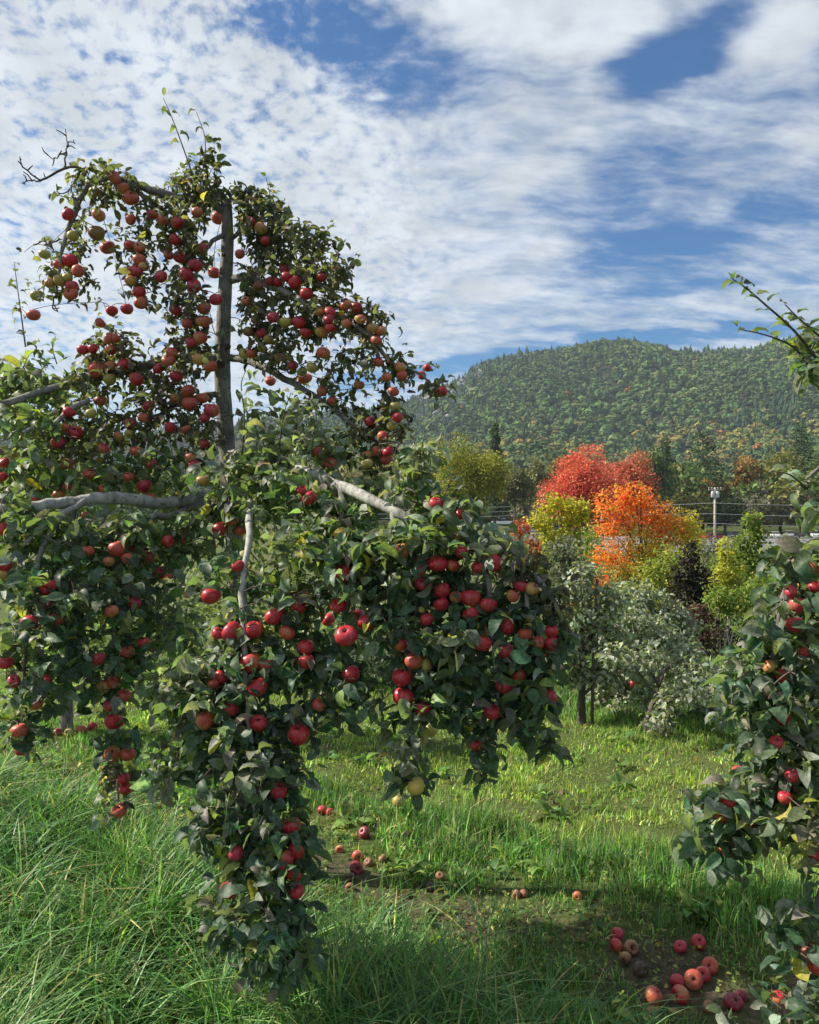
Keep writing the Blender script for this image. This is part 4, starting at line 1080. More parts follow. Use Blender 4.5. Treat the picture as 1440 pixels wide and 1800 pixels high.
def apple_tree(label, base, trunk, limbs, clumps, shoots, apples, bare=(), dlim=(2.5, 4.6), group='apple trees in the front row', knots=(), n_single=300, leaf=0.069, asz=105.0, clear=(), cull=0.78, smin=0.05):
    base = np.asarray(base, float)
    root = put('apple_tree', None, loc=base, label=label, cat='tree', group=group)
    nodes, rads = [], []
    # trunk and limbs
    p = smooth_path(trunk[0], 5); r = np.interp(np.linspace(0, 1, len(p)), np.linspace(0, 1, len(trunk[1])), trunk[1])
    V, T = tube(p, r, 14, rough=0.035)
    tr = put('trunk', mesh_np('trunk', V - base, T, M_BARK), root)
    nodes += list(p[len(p) // 3:]); rads += list(r[len(p) // 3:])
    for (kp, kr) in knots:
        kp = np.asarray(kp, float)
        a = np.arange(13) / 12 * 2 * math.pi
        ring = kp + np.stack([np.cos(a) * kr, np.zeros(13), np.sin(a) * kr * 1.15], -1)
        mb = MB(); V, T = tube(ring, kr * 0.33, 6, rough=0.08, cap=False); mb.add(V, T)
        V, T = tube([kp + (0, 0.004, 0), kp + (0, -0.003, 0)], [kr * 0.9, kr * 0.55], 10); mb.add(V, T)
        put('knot', mb.mesh('knot', M_BARK_DARK, base), tr)
    for pts, r0, r1, pale in limbs:
        p = smooth_path([P(*q) for q in pts], 5)
        w = np.cumsum(np.r_[0, np.linalg.norm(np.diff(p, axis=0), axis=1)])
        p[1:-1] += rng.normal(0, 0.002 + 0.04 * r0, (len(p) - 2, 3))
        r = np.interp(w / w[-1], [0, 0.5, 1], [r0, r0 * 0.62 + r1 * 0.38, r1])
        V, T = tube(p, r, 10, rough=0.085)
        put('limb', mesh_np('limb', V - base, T, M_BARK_PALE if pale else M_BARK), root)
        nodes += list(p); rads += list(r)
    tb = MB()
    for pts, r0, r1 in bare:
        p = smooth_path([P(*q) for q in pts], 4); p[1:-1] += rng.normal(0, 0.004, (len(p) - 2, 3))
        V, T = tube(p, np.linspace(r0, r1, len(p)), 6, rough=0.08); tb.add(V, T)
        for k in range(3, len(p), 2):                      # spurs
            q = p[k] + rng.normal(0, 0.016, 3) + np.array([0, 0, 0.008]); V, T = tube([p[k], (p[k] + q) / 2 + rng.normal(0, .003, 3), q], [0.0035, 0.003, 0.0022], 5); tb.add(V, T)
    # apples
    tops, apos, arad = [], [], []
    for px, py, d, tone in apples:
        D = float(np.clip(asz / d * rng.uniform(0.97, 1.03), *dlim))
        for c in clumps:                                   # apples hang at the outside of the leaves round them
            if ((px - c[0]) / c[2]) ** 2 + ((py - c[1]) / c[3]) ** 2 < 1.2: D = min(D, c[4] - 0.3 * c[5])
        D = max(D, dlim[0]); size = float(np.clip(d * D / F * 1.06, smin, 0.088))
        pos = P(px, py, D)
        if pos[2] - size * 0.6 < gz(pos[0], pos[1]): continue
        tops.append(hang_apple(root, pos, size, tone)); apos.append((px, py, D)); arad.append(size / 2 / D * F)
    apos = np.array(apos); arad = np.array(arad)
    # leaf spurs
    spurs, meta = [], []
    for (px, py, rx, ry, D, dD, n, tone) in clumps:
        k = max(1, int(n / 5.2))
        q = rdir(k) * (rng.random((k, 1)) ** 0.45)
        for a in q:
            spurs.append(P(px + a[0] * rx, py + a[1] * ry, D + a[2] * dD)); meta.append(tone)
    for (px, py, D) in apos:                               # the leaves of each fruiting spur, behind and above the apple
        for _ in range(2):
            q = P(px + rng.normal(0, 15), py - 10 + rng.normal(0, 12), D + 0.05 + abs(rng.normal(0, .05)))
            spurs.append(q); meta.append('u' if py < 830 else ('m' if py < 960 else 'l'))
    spurs = np.array(spurs)
    ok = spurs[:, 2] > gz(spurs[:, 0], spurs[:, 1]) + 0.06
    spurs = spurs[ok]; meta = [m for m, o in zip(meta, ok) if o]
    twig_net(tb, nodes, rads, np.vstack([np.array(tops), spurs]) if len(tops) else spurs, (0.1, 0.1, 0.1), r_tip=0.0019, bend=0.16, segs=4, sag=0.10)
    pos, d, nr, sz, tn = [], [], [], [], []
    for s, tone in zip(spurs, meta):
        m = rng.integers(3, 8)
        a0 = rng.uniform(0, 6.28)
        for k in range(m):
            a = a0 + k * 2.4 + rng.normal(0, .35); tilt = rng.normal(-0.22, 0.55)
            out = np.array([math.cos(a), math.sin(a), tilt]); out[1] -= 0.12
            pos.append(s + out * 0.012 + rng.normal(0, 0.014, 3)); d.append(out)
            nr.append(np.array([0, -0.28, 0.9]) + np.array([math.cos(a), math.sin(a), 0]) * 0.25 + rng.normal(0, 0.62, 3))
            sz.append(leaf * rng.uniform(0.42, 1.25) * (0.82 if tone == 'u' else 1.0)); tn.append(tone)
    for pts, nl, ls, tone, r0 in shoots:
        p = smooth_path([P(*q) for q in pts], 4)
        V, T = tube(p, np.linspace(r0, 0.0014, len(p)), 6); tb.add(V, T)
        t = np.linspace(0.08, 1, nl)
        for k, tt in enumerate(t):
            q = p[int(tt * (len(p) - 1))]; a = k * 2.4 + rng.normal(0, 0.3)
            out = np.array([math.cos(a), math.sin(a) * 0.8, 0.35 + rng.normal(0, 0.25)])
            pos.append(q + out * 0.008); d.append(out); nr.append(np.array([0, -0.15, 1]) + rng.normal(0, .35, 3) - out * 0.4)
            sz.append(ls * rng.uniform(0.75, 1.15) * (1 - 0.35 * tt)); tn.append(tone)
    pos = np.array(pos); d = unit(np.array(d)); nr = unit(np.array(nr)); sz = np.array(sz); tn = np.array(tn)
    # leaves do not grow through or right across most apples
    if len(apos):
        c = pos + d * sz[:, None] * 0.5
        lx, ly = project(c); keep = np.ones(len(pos), bool); r_ = rng.random(len(pos))
        for (ax, ay, aD), ar in zip(apos, arad):
            near = ((lx - ax) ** 2 + (ly - ay) ** 2 < (ar * 1.05 + 4) ** 2)
            keep &= ~(near & (c[:, 1] < aD + 0.03) & (r_ < cull))
        pos, d, nr, sz, tn = pos[keep], d[keep], nr[keep], sz[keep], tn[keep]
    if clear:
        lx, ly = project(pos + d * sz[:, None] * 0.5); keep = np.ones(len(pos), bool)
        for (x0, y0, x1, y1, hw, dd, pr) in clear:
            t = np.clip((ly - y0) / (y1 - y0), 0, 1) if abs(y1 - y0) > abs(x1 - x0) else np.clip((lx - x0) / (x1 - x0), 0, 1)
            dist = np.hypot(lx - (x0 + (x1 - x0) * t), ly - (y0 + (y1 - y0) * t))
            keep &= ~((dist < hw) & (pos[:, 1] < dd) & (rng.random(len(pos)) < pr))
        pos, d, nr, sz, tn = pos[keep], d[keep], nr[keep], sz[keep], tn[keep]
    n = len(pos); col = np.zeros((n, 3)); shade = np.exp(0.30 * np.sin(pos[:, 0] * 23 + 2 * np.sin(pos[:, 2] * 17)) * np.sin(pos[:, 2] * 21 + pos[:, 1] * 13))[:, None]  # clumpwise brightness imitates sunlit and shaded patches of leaves
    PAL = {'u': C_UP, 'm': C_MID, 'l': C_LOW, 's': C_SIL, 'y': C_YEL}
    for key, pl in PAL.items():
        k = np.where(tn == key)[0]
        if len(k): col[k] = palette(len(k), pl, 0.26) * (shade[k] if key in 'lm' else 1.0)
    # the leaves that show largest stand singly
    lx, ly = project(pos)
    inview = (lx > -30) & (lx < 1470) & (ly > 0) & (ly < 1830) & (tn != 'u')
    score = np.where(inview, sz / pos[:, 1] * (1 + 0.25 * rng.random(n)), 0)
    single = np.argsort(-score)[:n_single]
    X = np.cross(unit(d), unit(nr - (nr * d).sum(-1, keepdims=True) * d)); Z = np.cross(X, d)
    tarr = np.array(TINTS)
    for k in single:
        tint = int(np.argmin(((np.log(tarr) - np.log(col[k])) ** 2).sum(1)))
        o = put('leaf', leaf_obj_mesh(int(rng.integers(0, 18)), tint), root)
        M = Matrix(((X[k][0], d[k][0], Z[k][0], 0), (X[k][1], d[k][1], Z[k][1], 0), (X[k][2], d[k][2], Z[k][2], 0), (0, 0, 0, 1))) @ Matrix.Scale(float(sz[k]), 4)
        M.translation = Vector(pos[k] - base)
        o.matrix_basis = M
    rest = np.ones(n, bool); rest[single] = False
    fb = MB()
    for sel, tm in ((rest & (tn == 'u'), LEAF_CURL + LEAF_HI[:4]), (rest & (tn != 'u'), LEAF_HI + LEAF_CURL)):
        k = np.where(sel)[0]
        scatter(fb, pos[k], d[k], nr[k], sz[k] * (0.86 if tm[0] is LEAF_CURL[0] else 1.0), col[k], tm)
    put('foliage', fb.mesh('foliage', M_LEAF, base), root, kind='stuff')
    put('twigs', tb.mesh('twigs', M_TWIG, base), root, kind='stuff')
    print('apple_tree leaves', n, 'apples', len(apos))
    return root

TR = 4.0
trunk_main = ([P(426, 1545, TR), P(428, 1400, TR), P(426, 1200, TR), P(416, 1000, TR), P(400, 800, TR), P(391, 660, TR), P(395, 520, TR), P(400, 430, TR), P(398, 352, TR)],
              [0.062, 0.052, 0.048, 0.045, 0.041, 0.040, 0.034, 0.031, 0.026])
limbs_main = [
    ([(398, 372, 4.0), (350, 352, 3.95), (300, 345, 3.9), (240, 325, 3.85), (190, 312, 3.8), (150, 335, 3.75), (125, 390, 3.75), (105, 460, 3.7), (98, 525, 3.7)], .022, .005, 0),
    ([(240, 325, 3.85), (262, 385, 3.8), (238, 440, 3.75), (246, 520, 3.7)], .009, .003, 0),
    ([(402, 492, 4.0), (440, 490, 3.9), (490, 508, 3.75), (540, 535, 3.65), (600, 560, 3.55), (650, 590, 3.5), (690, 640, 3.5), (735, 655, 3.5), (780, 692, 3.5)], .022, .004, 0),
    ([(650, 590, 3.5), (672, 640, 3.48), (690, 700, 3.45), (692, 760, 3.42), (680, 800, 3.4)], .008, .003, 0),
    ([(402, 628, 4.0), (450, 640, 3.9), (500, 665, 3.8), (560, 700, 3.7), (620, 745, 3.6), (680, 790, 3.55)], .019, .006, 0),
    ([(388, 632, 4.0), (330, 628, 3.95), (260, 640, 3.9), (180, 662, 3.8), (100, 680, 3.7), (20, 705, 3.6), (-70, 730, 3.5)], .026, .012, 0),
    ([(155, 705, 3.7), (120, 720, 3.6), (95, 745, 3.5), (40, 760, 3.4)], .014, .007, 1),
    ([(388, 690, 4.0), (330, 702, 3.92), (295, 720, 3.85), (260, 755, 3.8), (220, 810, 3.75)], .016, .006, 0),
    ([(398, 410, 4.0), (360, 440, 3.85), (335, 520, 3.75), (330, 600, 3.7), (345, 690, 3.65)], .012, .004, 0),
    ([(402, 420, 4.0), (445, 400, 3.9), (500, 410, 3.85), (550, 440, 3.8)], .012, .003, 0),
    ([(405, 850, 4.0), (360, 872, 3.8), (290, 886, 3.6), (200, 875, 3.4), (130, 882, 3.3), (50, 890, 3.2), (-70, 905, 3.1)], .032, .018, 1),
    ([(150, 880, 3.3), (110, 905, 3.24), (80, 918, 3.2), (40, 960, 3.1)], .014, .006, 1),
    ([(360, 878, 3.8), (310, 905, 3.6), (260, 912, 3.45), (215, 965, 3.35), (205, 1060, 3.25), (200, 1200, 3.2), (206, 1330, 3.15), (208, 1405, 3.12)], .019, .004, 0),
    ([(372, 890, 3.9), (360, 930, 3.82), (368, 985, 3.78)], .012, .006, 0),
    ([(130, 882, 3.3), (75, 960, 3.15), (52, 1080, 3.05), (42, 1200, 3.02), (36, 1285, 3.0)], .012, .004, 0),
    ([(404, 800, 4.0), (470, 812, 3.7), (540, 830, 3.4), (600, 855, 3.2), (690, 897, 3.0), (760, 930, 2.95), (840, 945, 2.9), (910, 972, 2.86), (965, 1045, 2.85), (990, 1085, 2.85)], .034, .007, 1),
    ([(690, 897, 3.0), (702, 1000, 2.92), (716, 1150, 2.86), (726, 1300, 2.82), (732, 1372, 2.8)], .013, .004, 0),
    ([(840, 945, 2.9), (862, 1050, 2.84), (880, 1180, 2.82), (862, 1290, 2.82), (850, 1360, 2.82)], .011, .003, 0),
    ([(910, 972, 2.86), (932, 1090, 2.82), (942, 1220, 2.82), (958, 1325, 2.82)], .010, .003, 0),
    ([(600, 855, 3.2), (600, 960, 3.05), (612, 1060, 2.98), (566, 1180, 2.92), (535, 1260, 2.9)], .013, .004, 0),
    ([(412, 890, 4.0), (436, 872, 3.5), (438, 935, 3.12), (427, 1045, 2.96), (430, 1150, 2.86), (440, 1300, 2.76), (450, 1450, 2.68), (466, 1600, 2.62), (482, 1700, 2.58)], .017, .004, 1),
]
K_UP, K_LOW = 1.6, 0.96
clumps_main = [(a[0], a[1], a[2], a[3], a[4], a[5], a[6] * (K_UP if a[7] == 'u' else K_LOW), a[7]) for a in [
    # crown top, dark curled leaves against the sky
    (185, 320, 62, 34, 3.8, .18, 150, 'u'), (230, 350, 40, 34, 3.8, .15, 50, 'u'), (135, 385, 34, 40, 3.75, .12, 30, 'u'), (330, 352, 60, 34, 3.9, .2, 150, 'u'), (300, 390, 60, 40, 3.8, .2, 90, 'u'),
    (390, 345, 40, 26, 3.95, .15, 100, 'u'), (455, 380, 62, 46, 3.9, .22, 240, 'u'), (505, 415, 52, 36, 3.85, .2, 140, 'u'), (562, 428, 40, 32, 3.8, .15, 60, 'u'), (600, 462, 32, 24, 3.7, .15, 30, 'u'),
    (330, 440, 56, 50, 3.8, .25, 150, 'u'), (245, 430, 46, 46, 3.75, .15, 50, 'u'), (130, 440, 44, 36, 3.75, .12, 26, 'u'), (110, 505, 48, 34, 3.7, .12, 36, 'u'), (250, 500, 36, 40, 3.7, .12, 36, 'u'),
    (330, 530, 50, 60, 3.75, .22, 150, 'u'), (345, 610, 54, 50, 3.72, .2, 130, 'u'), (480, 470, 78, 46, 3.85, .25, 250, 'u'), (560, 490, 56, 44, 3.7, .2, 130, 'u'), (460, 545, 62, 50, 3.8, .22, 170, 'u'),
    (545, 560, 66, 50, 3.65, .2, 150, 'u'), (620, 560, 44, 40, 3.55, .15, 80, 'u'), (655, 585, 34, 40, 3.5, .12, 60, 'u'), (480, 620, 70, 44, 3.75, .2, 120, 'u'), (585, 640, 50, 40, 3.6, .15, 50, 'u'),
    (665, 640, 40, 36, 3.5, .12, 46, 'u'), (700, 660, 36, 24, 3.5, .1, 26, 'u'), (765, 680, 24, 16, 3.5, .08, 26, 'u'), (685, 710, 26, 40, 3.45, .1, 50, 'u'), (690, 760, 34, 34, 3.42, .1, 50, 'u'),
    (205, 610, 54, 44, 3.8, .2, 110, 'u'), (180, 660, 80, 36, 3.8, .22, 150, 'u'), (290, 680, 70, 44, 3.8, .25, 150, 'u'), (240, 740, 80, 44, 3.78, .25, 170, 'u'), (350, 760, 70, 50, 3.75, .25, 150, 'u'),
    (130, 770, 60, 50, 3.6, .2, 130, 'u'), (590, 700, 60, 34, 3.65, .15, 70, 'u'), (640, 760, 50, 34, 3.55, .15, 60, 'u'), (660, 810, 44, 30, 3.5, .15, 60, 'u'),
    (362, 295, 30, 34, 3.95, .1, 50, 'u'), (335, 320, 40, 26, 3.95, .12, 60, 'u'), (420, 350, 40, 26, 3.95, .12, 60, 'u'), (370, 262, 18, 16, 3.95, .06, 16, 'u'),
    # dusty green middle
    (40, 660, 64, 50, 3.9, .3, 220, 'm'), (60, 735, 90, 44, 3.7, .3, 260, 'm'), (130, 690, 60, 40, 3.9, .25, 110, 'm'), (40, 820, 70, 60, 3.6, .3, 240, 'm'), (160, 840, 80, 46, 3.6, .25, 190, 'm'), (270, 830, 70, 44, 3.7, .25, 150, 'm'),
    (430, 840, 70, 52, 3.45, .25, 300, 'm'), (520, 860, 90, 50, 3.3, .25, 340, 'm'), (470, 790, 80, 34, 3.55, .2, 130, 's'), (560, 790, 70, 34, 3.45, .2, 110, 's'), (450, 720, 40, 50, 3.5, .15, 50, 's'), (520, 740, 50, 40, 3.5, .15, 60, 's'),
    (380, 900, 60, 44, 3.5, .25, 170, 'm'), (590, 905, 90, 40, 3.15, .2, 260, 'm'), (640, 850, 50, 36, 3.35, .15, 60, 's'), (730, 860, 52, 44, 3.05, .15, 110, 'm'), (740, 800, 34, 40, 3.05, .1, 44, 's'), (800, 900, 52, 30, 2.95, .15, 110, 'm'),
    (215, 930, 90, 34, 3.4, .2, 190, 'm'), (90, 940, 90, 46, 3.25, .25, 240, 'm'), (330, 950, 60, 44, 3.5, .2, 120, 'm'),
    # right lower limb and what hangs from it
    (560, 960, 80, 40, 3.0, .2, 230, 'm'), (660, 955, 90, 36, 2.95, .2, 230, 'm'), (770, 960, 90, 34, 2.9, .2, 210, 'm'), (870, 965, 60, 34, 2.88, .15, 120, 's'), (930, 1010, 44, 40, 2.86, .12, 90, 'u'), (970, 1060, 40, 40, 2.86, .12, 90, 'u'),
    (620, 1020, 80, 46, 2.95, .2, 220, 'l'), (720, 1030, 70, 50, 2.92, .2, 210, 'l'), (830, 1050, 80, 50, 2.88, .2, 210, 'l'), (910, 1080, 60, 46, 2.86, .15, 130, 'l'), (960, 1120, 44, 44, 2.85, .15, 90, 'l'),
    (690, 1100, 60, 46, 2.9, .18, 150, 'l'), (790, 1120, 80, 44, 2.86, .18, 220, 'l'), (800, 1120, 56, 30, 2.74, .06, 50, 's'), (890, 1160, 76, 50, 2.84, .18, 230, 'l'), (950, 1190, 50, 50, 2.83, .15, 120, 'l'), (720, 1170, 40, 44, 2.86, .12, 70, 'l'),
    (770, 1190, 60, 46, 2.84, .15, 150, 'l'), (720, 1240, 70, 36, 2.84, .15, 110, 'l'), (830, 1240, 70, 44, 2.83, .15, 170, 'l'), (920, 1260, 56, 46, 2.82, .15, 130, 'l'), (960, 1310, 26, 26, 2.82, .08, 26, 'l'),
    (728, 1320, 44, 36, 2.8, .1, 60, 's'), (735, 1375, 44, 26, 2.8, .1, 40, 'l'), (845, 1305, 40, 34, 2.82, .1, 56, 'l'), (848, 1360, 22, 26, 2.82, .06, 18, 'l'), (640, 1200, 60, 40, 2.88, .15, 80, 'l'), (600, 1240, 50, 34, 2.9, .12, 60, 'l'),
    # middle column
    (300, 1210, 50, 40, 2.95, .15, 80, 's'), (360, 1340, 60, 36, 2.82, .15, 90, 'l'), (520, 1340, 34, 40, 2.8, .12, 60, 'l'), (370, 1470, 40, 36, 2.7, .12, 50, 'l'), (520, 1480, 30, 40, 2.68, .12, 50, 'l'), (385, 1590, 34, 30, 2.64, .12, 36, 'l'), (530, 1610, 26, 34, 2.62, .1, 34, 'l'), (580, 1150, 60, 40, 3.0, .15, 70, 'l'), (400, 1640, 36, 30, 2.62, .12, 36, 'l'), (535, 1680, 34, 26, 2.58, .1, 36, 'l'), (470, 1715, 60, 20, 2.56, .12, 44, 'l'),
    (480, 1010, 60, 44, 3.05, .2, 120, 'm'), (400, 1010, 46, 44, 3.1, .2, 70, 'l'), (520, 1060, 60, 44, 3.0, .2, 120, 'l'), (450, 1100, 70, 44, 2.95, .2, 120, 'l'), (530, 1130, 60, 40, 2.95, .2, 100, 'l'),
    (560, 1180, 56, 44, 2.92, .15, 120, 'l'), (420, 1170, 60, 40, 2.9, .18, 130, 'l'), (350, 1190, 66, 44, 2.9, .18, 170, 's'), (500, 1190, 50, 40, 2.9, .15, 90, 'l'), (330, 1240, 66, 44, 2.86, .18, 170, 'm'), (420, 1240, 60, 44, 2.84, .18, 150, 'l'),
    (540, 1260, 40, 34, 2.88, .12, 60, 'l'), (480, 1270, 50, 40, 2.82, .15, 100, 'l'), (390, 1300, 76, 40, 2.8, .18, 180, 'l'), (290, 1350, 40, 30, 2.85, .12, 60, 's'), (470, 1330, 50, 40, 2.78, .15, 110, 'l'),
    (410, 1370, 66, 44, 2.76, .16, 160, 's'), (480, 1400, 46, 44, 2.74, .15, 110, 'l'), (400, 1440, 56, 40, 2.7, .15, 120, 'l'), (470, 1470, 56, 44, 2.68, .15, 140, 'l'), (430, 1530, 54, 44, 2.66, .15, 130, 'l'), (495, 1550, 40, 44, 2.64, .14, 90, 'l'),
    (440, 1610, 60, 36, 2.62, .14, 110, 'l'), (490, 1640, 46, 40, 2.6, .12, 90, 'l'), (470, 1680, 50, 30, 2.58, .12, 70, 'l'),
    # left hanging branches
    (60, 1010, 80, 50, 3.1, .25, 210, 'l'), (170, 1000, 70, 44, 3.3, .25, 150, 'l'), (270, 1000, 60, 44, 3.5, .25, 110, 'l'), (120, 1070, 80, 50, 3.1, .25, 190, 'l'), (220, 1060, 66, 50, 3.25, .2, 150, 'l'), (300, 1090, 56, 44, 3.4, .2, 90, 'l'),
    (40, 1120, 60, 50, 3.02, .2, 160, 'l'), (130, 1150, 70, 46, 3.1, .2, 130, 'l'), (215, 1150, 54, 50, 3.2, .18, 130, 'l'), (60, 1210, 66, 44, 3.0, .18, 120, 'l'), (190, 1220, 44, 44, 3.18, .15, 90, 'l'), (45, 1280, 46, 34, 3.0, .15, 60, 'l'),
    (205, 1300, 36, 36, 3.16, .12, 50, 'l'), (205, 1365, 34, 26, 3.14, .1, 36, 'u'), (205, 1410, 22, 16, 3.12, .08, 14, 'u'), (20, 900, 50, 50, 3.2, .25, 120, 'm'),
]]
shoots_main = [
    ([(348, 335, 3.95), (325, 268, 3.93), (303, 208, 3.92), (287, 172, 3.92)], 11, .085, 'm', .0045), ([(372, 345, 3.95), (362, 290, 3.95), (360, 240, 3.95), (345, 196, 3.95)], 10, .078, 'u', .004),
    ([(478, 375, 3.88), (474, 340, 3.88), (468, 312, 3.88)], 8, .07, 'm', .003), ([(425, 800, 3.35), (430, 735, 3.33), (424, 680, 3.32), (431, 652, 3.32)], 12, .085, 's', .004),
    ([(490, 790, 3.35), (500, 725, 3.33), (512, 690, 3.32)], 10, .08, 's', .004), ([(548, 790, 3.35), (556, 730, 3.33), (545, 700, 3.32)], 9, .07, 's', .003), ([(45, 610, 4.1), (34, 530, 4.08), (25, 462, 4.07)], 12, .075, 'u', .004),
    ([(735, 850, 3.0), (740, 795, 2.98), (748, 758, 2.97)], 11, .06, 's', .0035), ([(700, 850, 3.05), (694, 800, 3.03), (705, 775, 3.02)], 9, .055, 's', .003), ([(775, 890, 2.95), (790, 850, 2.94), (800, 832, 2.94)], 8, .06, 'm', .003),
    ([(590, 480, 3.65), (615, 468, 3.62), (630, 455, 3.6)], 8, .055, 'u', .003), ([(560, 430, 3.78), (575, 405, 3.76), (588, 392, 3.75)], 8, .055, 'u', .003), ([(100, 640, 4.0), (92, 610, 3.98), (98, 590, 3.97)], 8, .07, 'm', .003),
    ([(270, 1340, 2.9), (285, 1320, 2.86), (300, 1300, 2.84)], 9, .085, 's', .003), ([(455, 1400, 2.6), (462, 1350, 2.58), (450, 1320, 2.57)], 9, .085, 's', .003),
]
bare_main = [([(190, 312, 3.8), (155, 297, 3.8), (112, 296, 3.78), (72, 318, 3.77), (40, 292, 3.77), (35, 275, 3.77)], .009, .0022), ([(112, 296, 3.78), (118, 262, 3.76), (115, 226, 3.75)], .005, .002),
    ([(116, 268, 3.76), (98, 278, 3.75), (82, 270, 3.74)], .004, .002), ([(117, 258, 3.76), (130, 245, 3.77)], .0035, .002), ([(72, 318, 3.77), (52, 316, 3.76), (38, 322, 3.75)], .004, .002), ([(140, 300, 3.79), (125, 330, 3.76), (100, 345, 3.75)], .005, .002),
    ([(125, 330, 3.76), (130, 345, 3.74), (150, 352, 3.73)], .004, .002), ([(105, 420, 3.72), (85, 428, 3.7), (68, 424, 3.69)], .004, .002), ([(98, 520, 3.7), (92, 540, 3.7), (102, 548, 3.7)], .004, .002), ([(140, 430, 3.74), (150, 450, 3.73), (158, 452, 3.72)], .0035, .002),
    ([(428, 1040, 2.95), (460, 1026, 2.93), (490, 1030, 2.92)], .004, .002), ([(30, 900, 3.2), (60, 930, 3.1), (110, 960, 3.05)], .006, .003)]
xm, ym = P(426, 1545, TR)[:2]
A_MAIN = [a[:3] + (('o' if (i * 7) % 20 < 11 else 'g') if a[3] == 'g' else ('p' if a[3] == 'o' and (i * 3) % 10 < 3 else a[3]),) for i, a in enumerate(A_MAIN)]
A_MAIN = sorted(A_MAIN, key=lambda a: -a[2])[:299]
apple_tree('big old apple tree loaded with red apples filling the left half', (xm, ym, float(gz(xm, ym))), trunk_main, limbs_main, clumps_main, shoots_main, A_MAIN, bare_main,
           knots=[(P(390, 642, TR) + np.array([0, -0.040, 0]), 0.017), (P(403, 612, TR) + np.array([0, -0.037, 0]), 0.013), (P(396, 452, TR) + np.array([0, -0.034, 0]), 0.008)],
           clear=[(398, 365, 395, 520, 22, 4.0, .93), (395, 520, 391, 660, 24, 4.0, .9), (391, 660, 402, 790, 24, 4.0, .88), (590, 852, 690, 896, 22, 3.2, .92), (60, 888, 350, 878, 16, 3.8, .85), (435, 930, 424, 1060, 16, 3.1, .85)])

# right foreground tree: only its left side reaches into the picture
xr, yr = 1.78, 2.45
RT = 2.45
trunk_right = ([np.array([xr, yr, -0.05]), np.array([xr, yr, 0.8]), np.array([xr - 0.02, yr, 1.5]), np.array([xr + .02, yr, 2.5]), np.array([xr, yr, 3.0])], [.06, .05, .045, .035, .02])
limbs_right = [([(1730, 1000, 2.45), (1560, 960, 2.4), (1440, 985, 2.35), (1385, 1040, 2.3), (1360, 1160, 2.28), (1350, 1280, 2.27)], .024, .005, 0),
    ([(1730, 1080, 2.45), (1560, 1180, 2.35), (1450, 1270, 2.25), (1380, 1350, 2.2), (1300, 1420, 2.2), (1270, 1490, 2.2)], .022, .004, 0),
    ([(1730, 1200, 2.45), (1580, 1400, 2.3), (1470, 1520, 2.2), (1420, 1640, 2.15), (1400, 1760, 2.1)], .018, .004, 0),
    ([(1730, 900, 2.45), (1600, 820, 2.35), (1500, 790, 2.3), (1420, 840, 2.25)], .018, .004, 0), ([(1730, 800, 2.45), (1600, 700, 2.35), (1500, 650, 2.3), (1440, 640, 2.28), (1400, 620, 2.27)], .016, .004, 0)]
clumps_right = [(1420, 650, 44, 36, 2.27, .12, 60, 'm'), (1430, 600, 34, 26, 2.27, .1, 26, 'm'), (1405, 850, 44, 26, 2.25, .1, 34, 's'), (1440, 900, 34, 40, 2.25, .12, 36, 'm'),
    (1420, 970, 50, 36, 2.33, .15, 120, 'm'), (1370, 985, 30, 26, 2.32, .1, 36, 'm'), (1400, 1040, 50, 40, 2.3, .15, 130, 'm'), (1430, 1100, 40, 44, 2.3, .15, 110, 'm'), (1370, 1110, 44, 44, 2.3, .15, 120, 'l'), (1330, 1150, 44, 40, 2.3, .12, 100, 'l'),
    (1400, 1170, 50, 40, 2.28, .15, 150, 'l'), (1300, 1200, 44, 44, 2.28, .12, 90, 'l'), (1360, 1230, 54, 40, 2.27, .15, 150, 'l'), (1430, 1230, 40, 44, 2.25, .15, 100, 'm'), (1310, 1260, 46, 36, 2.27, .12, 90, 'l'), (1330, 1310, 44, 34, 2.25, .12, 90, 'l'),
    (1410, 1310, 50, 40, 2.2, .12, 110, 'y'), (1430, 1380, 40, 40, 2.18, .12, 90, 'y'), (1360, 1370, 50, 36, 2.2, .12, 110, 'l'), (1300, 1405, 44, 30, 2.2, .12, 90, 'l'), (1250, 1410, 40, 26, 2.2, .1, 60, 'l'), (1280, 1455, 54, 34, 2.2, .12, 120, 'l'),
    (1250, 1480, 40, 26, 2.2, .1, 50, 'l'), (1290, 1505, 34, 22, 2.2, .1, 40, 'l'), (1390, 1430, 50, 36, 2.17, .12, 110, 'y'), (1430, 1470, 40, 34, 2.15, .12, 80, 'y'), (1440, 1540, 30, 34, 2.15, .1, 40, 'l'), (1395, 1610, 46, 30, 2.14, .12, 80, 'l'),
    (1435, 1650, 34, 40, 2.12, .12, 70, 'l'), (1400, 1690, 40, 34, 2.12, .12, 60, 'l'), (1420, 1750, 40, 30, 2.08, .1, 60, 'l'), (1375, 1775, 26, 22, 2.08, .08, 26, 'l'), (1430, 1800, 36, 24, 2.05, .1, 40, 'm')]
rr_ = np.random.default_rng(77)
clumps_right += [(float(rr_.uniform(1500, 2000)), float(rr_.uniform(430, 1480)), 75, 60, 2.45 + float(rr_.uniform(-.35, .45)), .25, 48, 'm' if k % 2 else 'l') for k in range(34)]
A_RIGHT += [(float(rr_.uniform(1500, 1950)), float(rr_.uniform(520, 1450)), 42.0, 'rpro'[k % 4]) for k in range(26)]
limbs_right += [([(1735, 1050, 2.45), (1850, 1000, 2.4), (1960, 1020, 2.35), (2030, 1120, 2.3)], .022, .005, 0), ([(1735, 820, 2.45), (1840, 720, 2.5), (1920, 690, 2.55)], .018, .005, 0), ([(1735, 950, 2.45), (1760, 880, 2.7), (1790, 850, 2.95)], .02, .005, 0)]
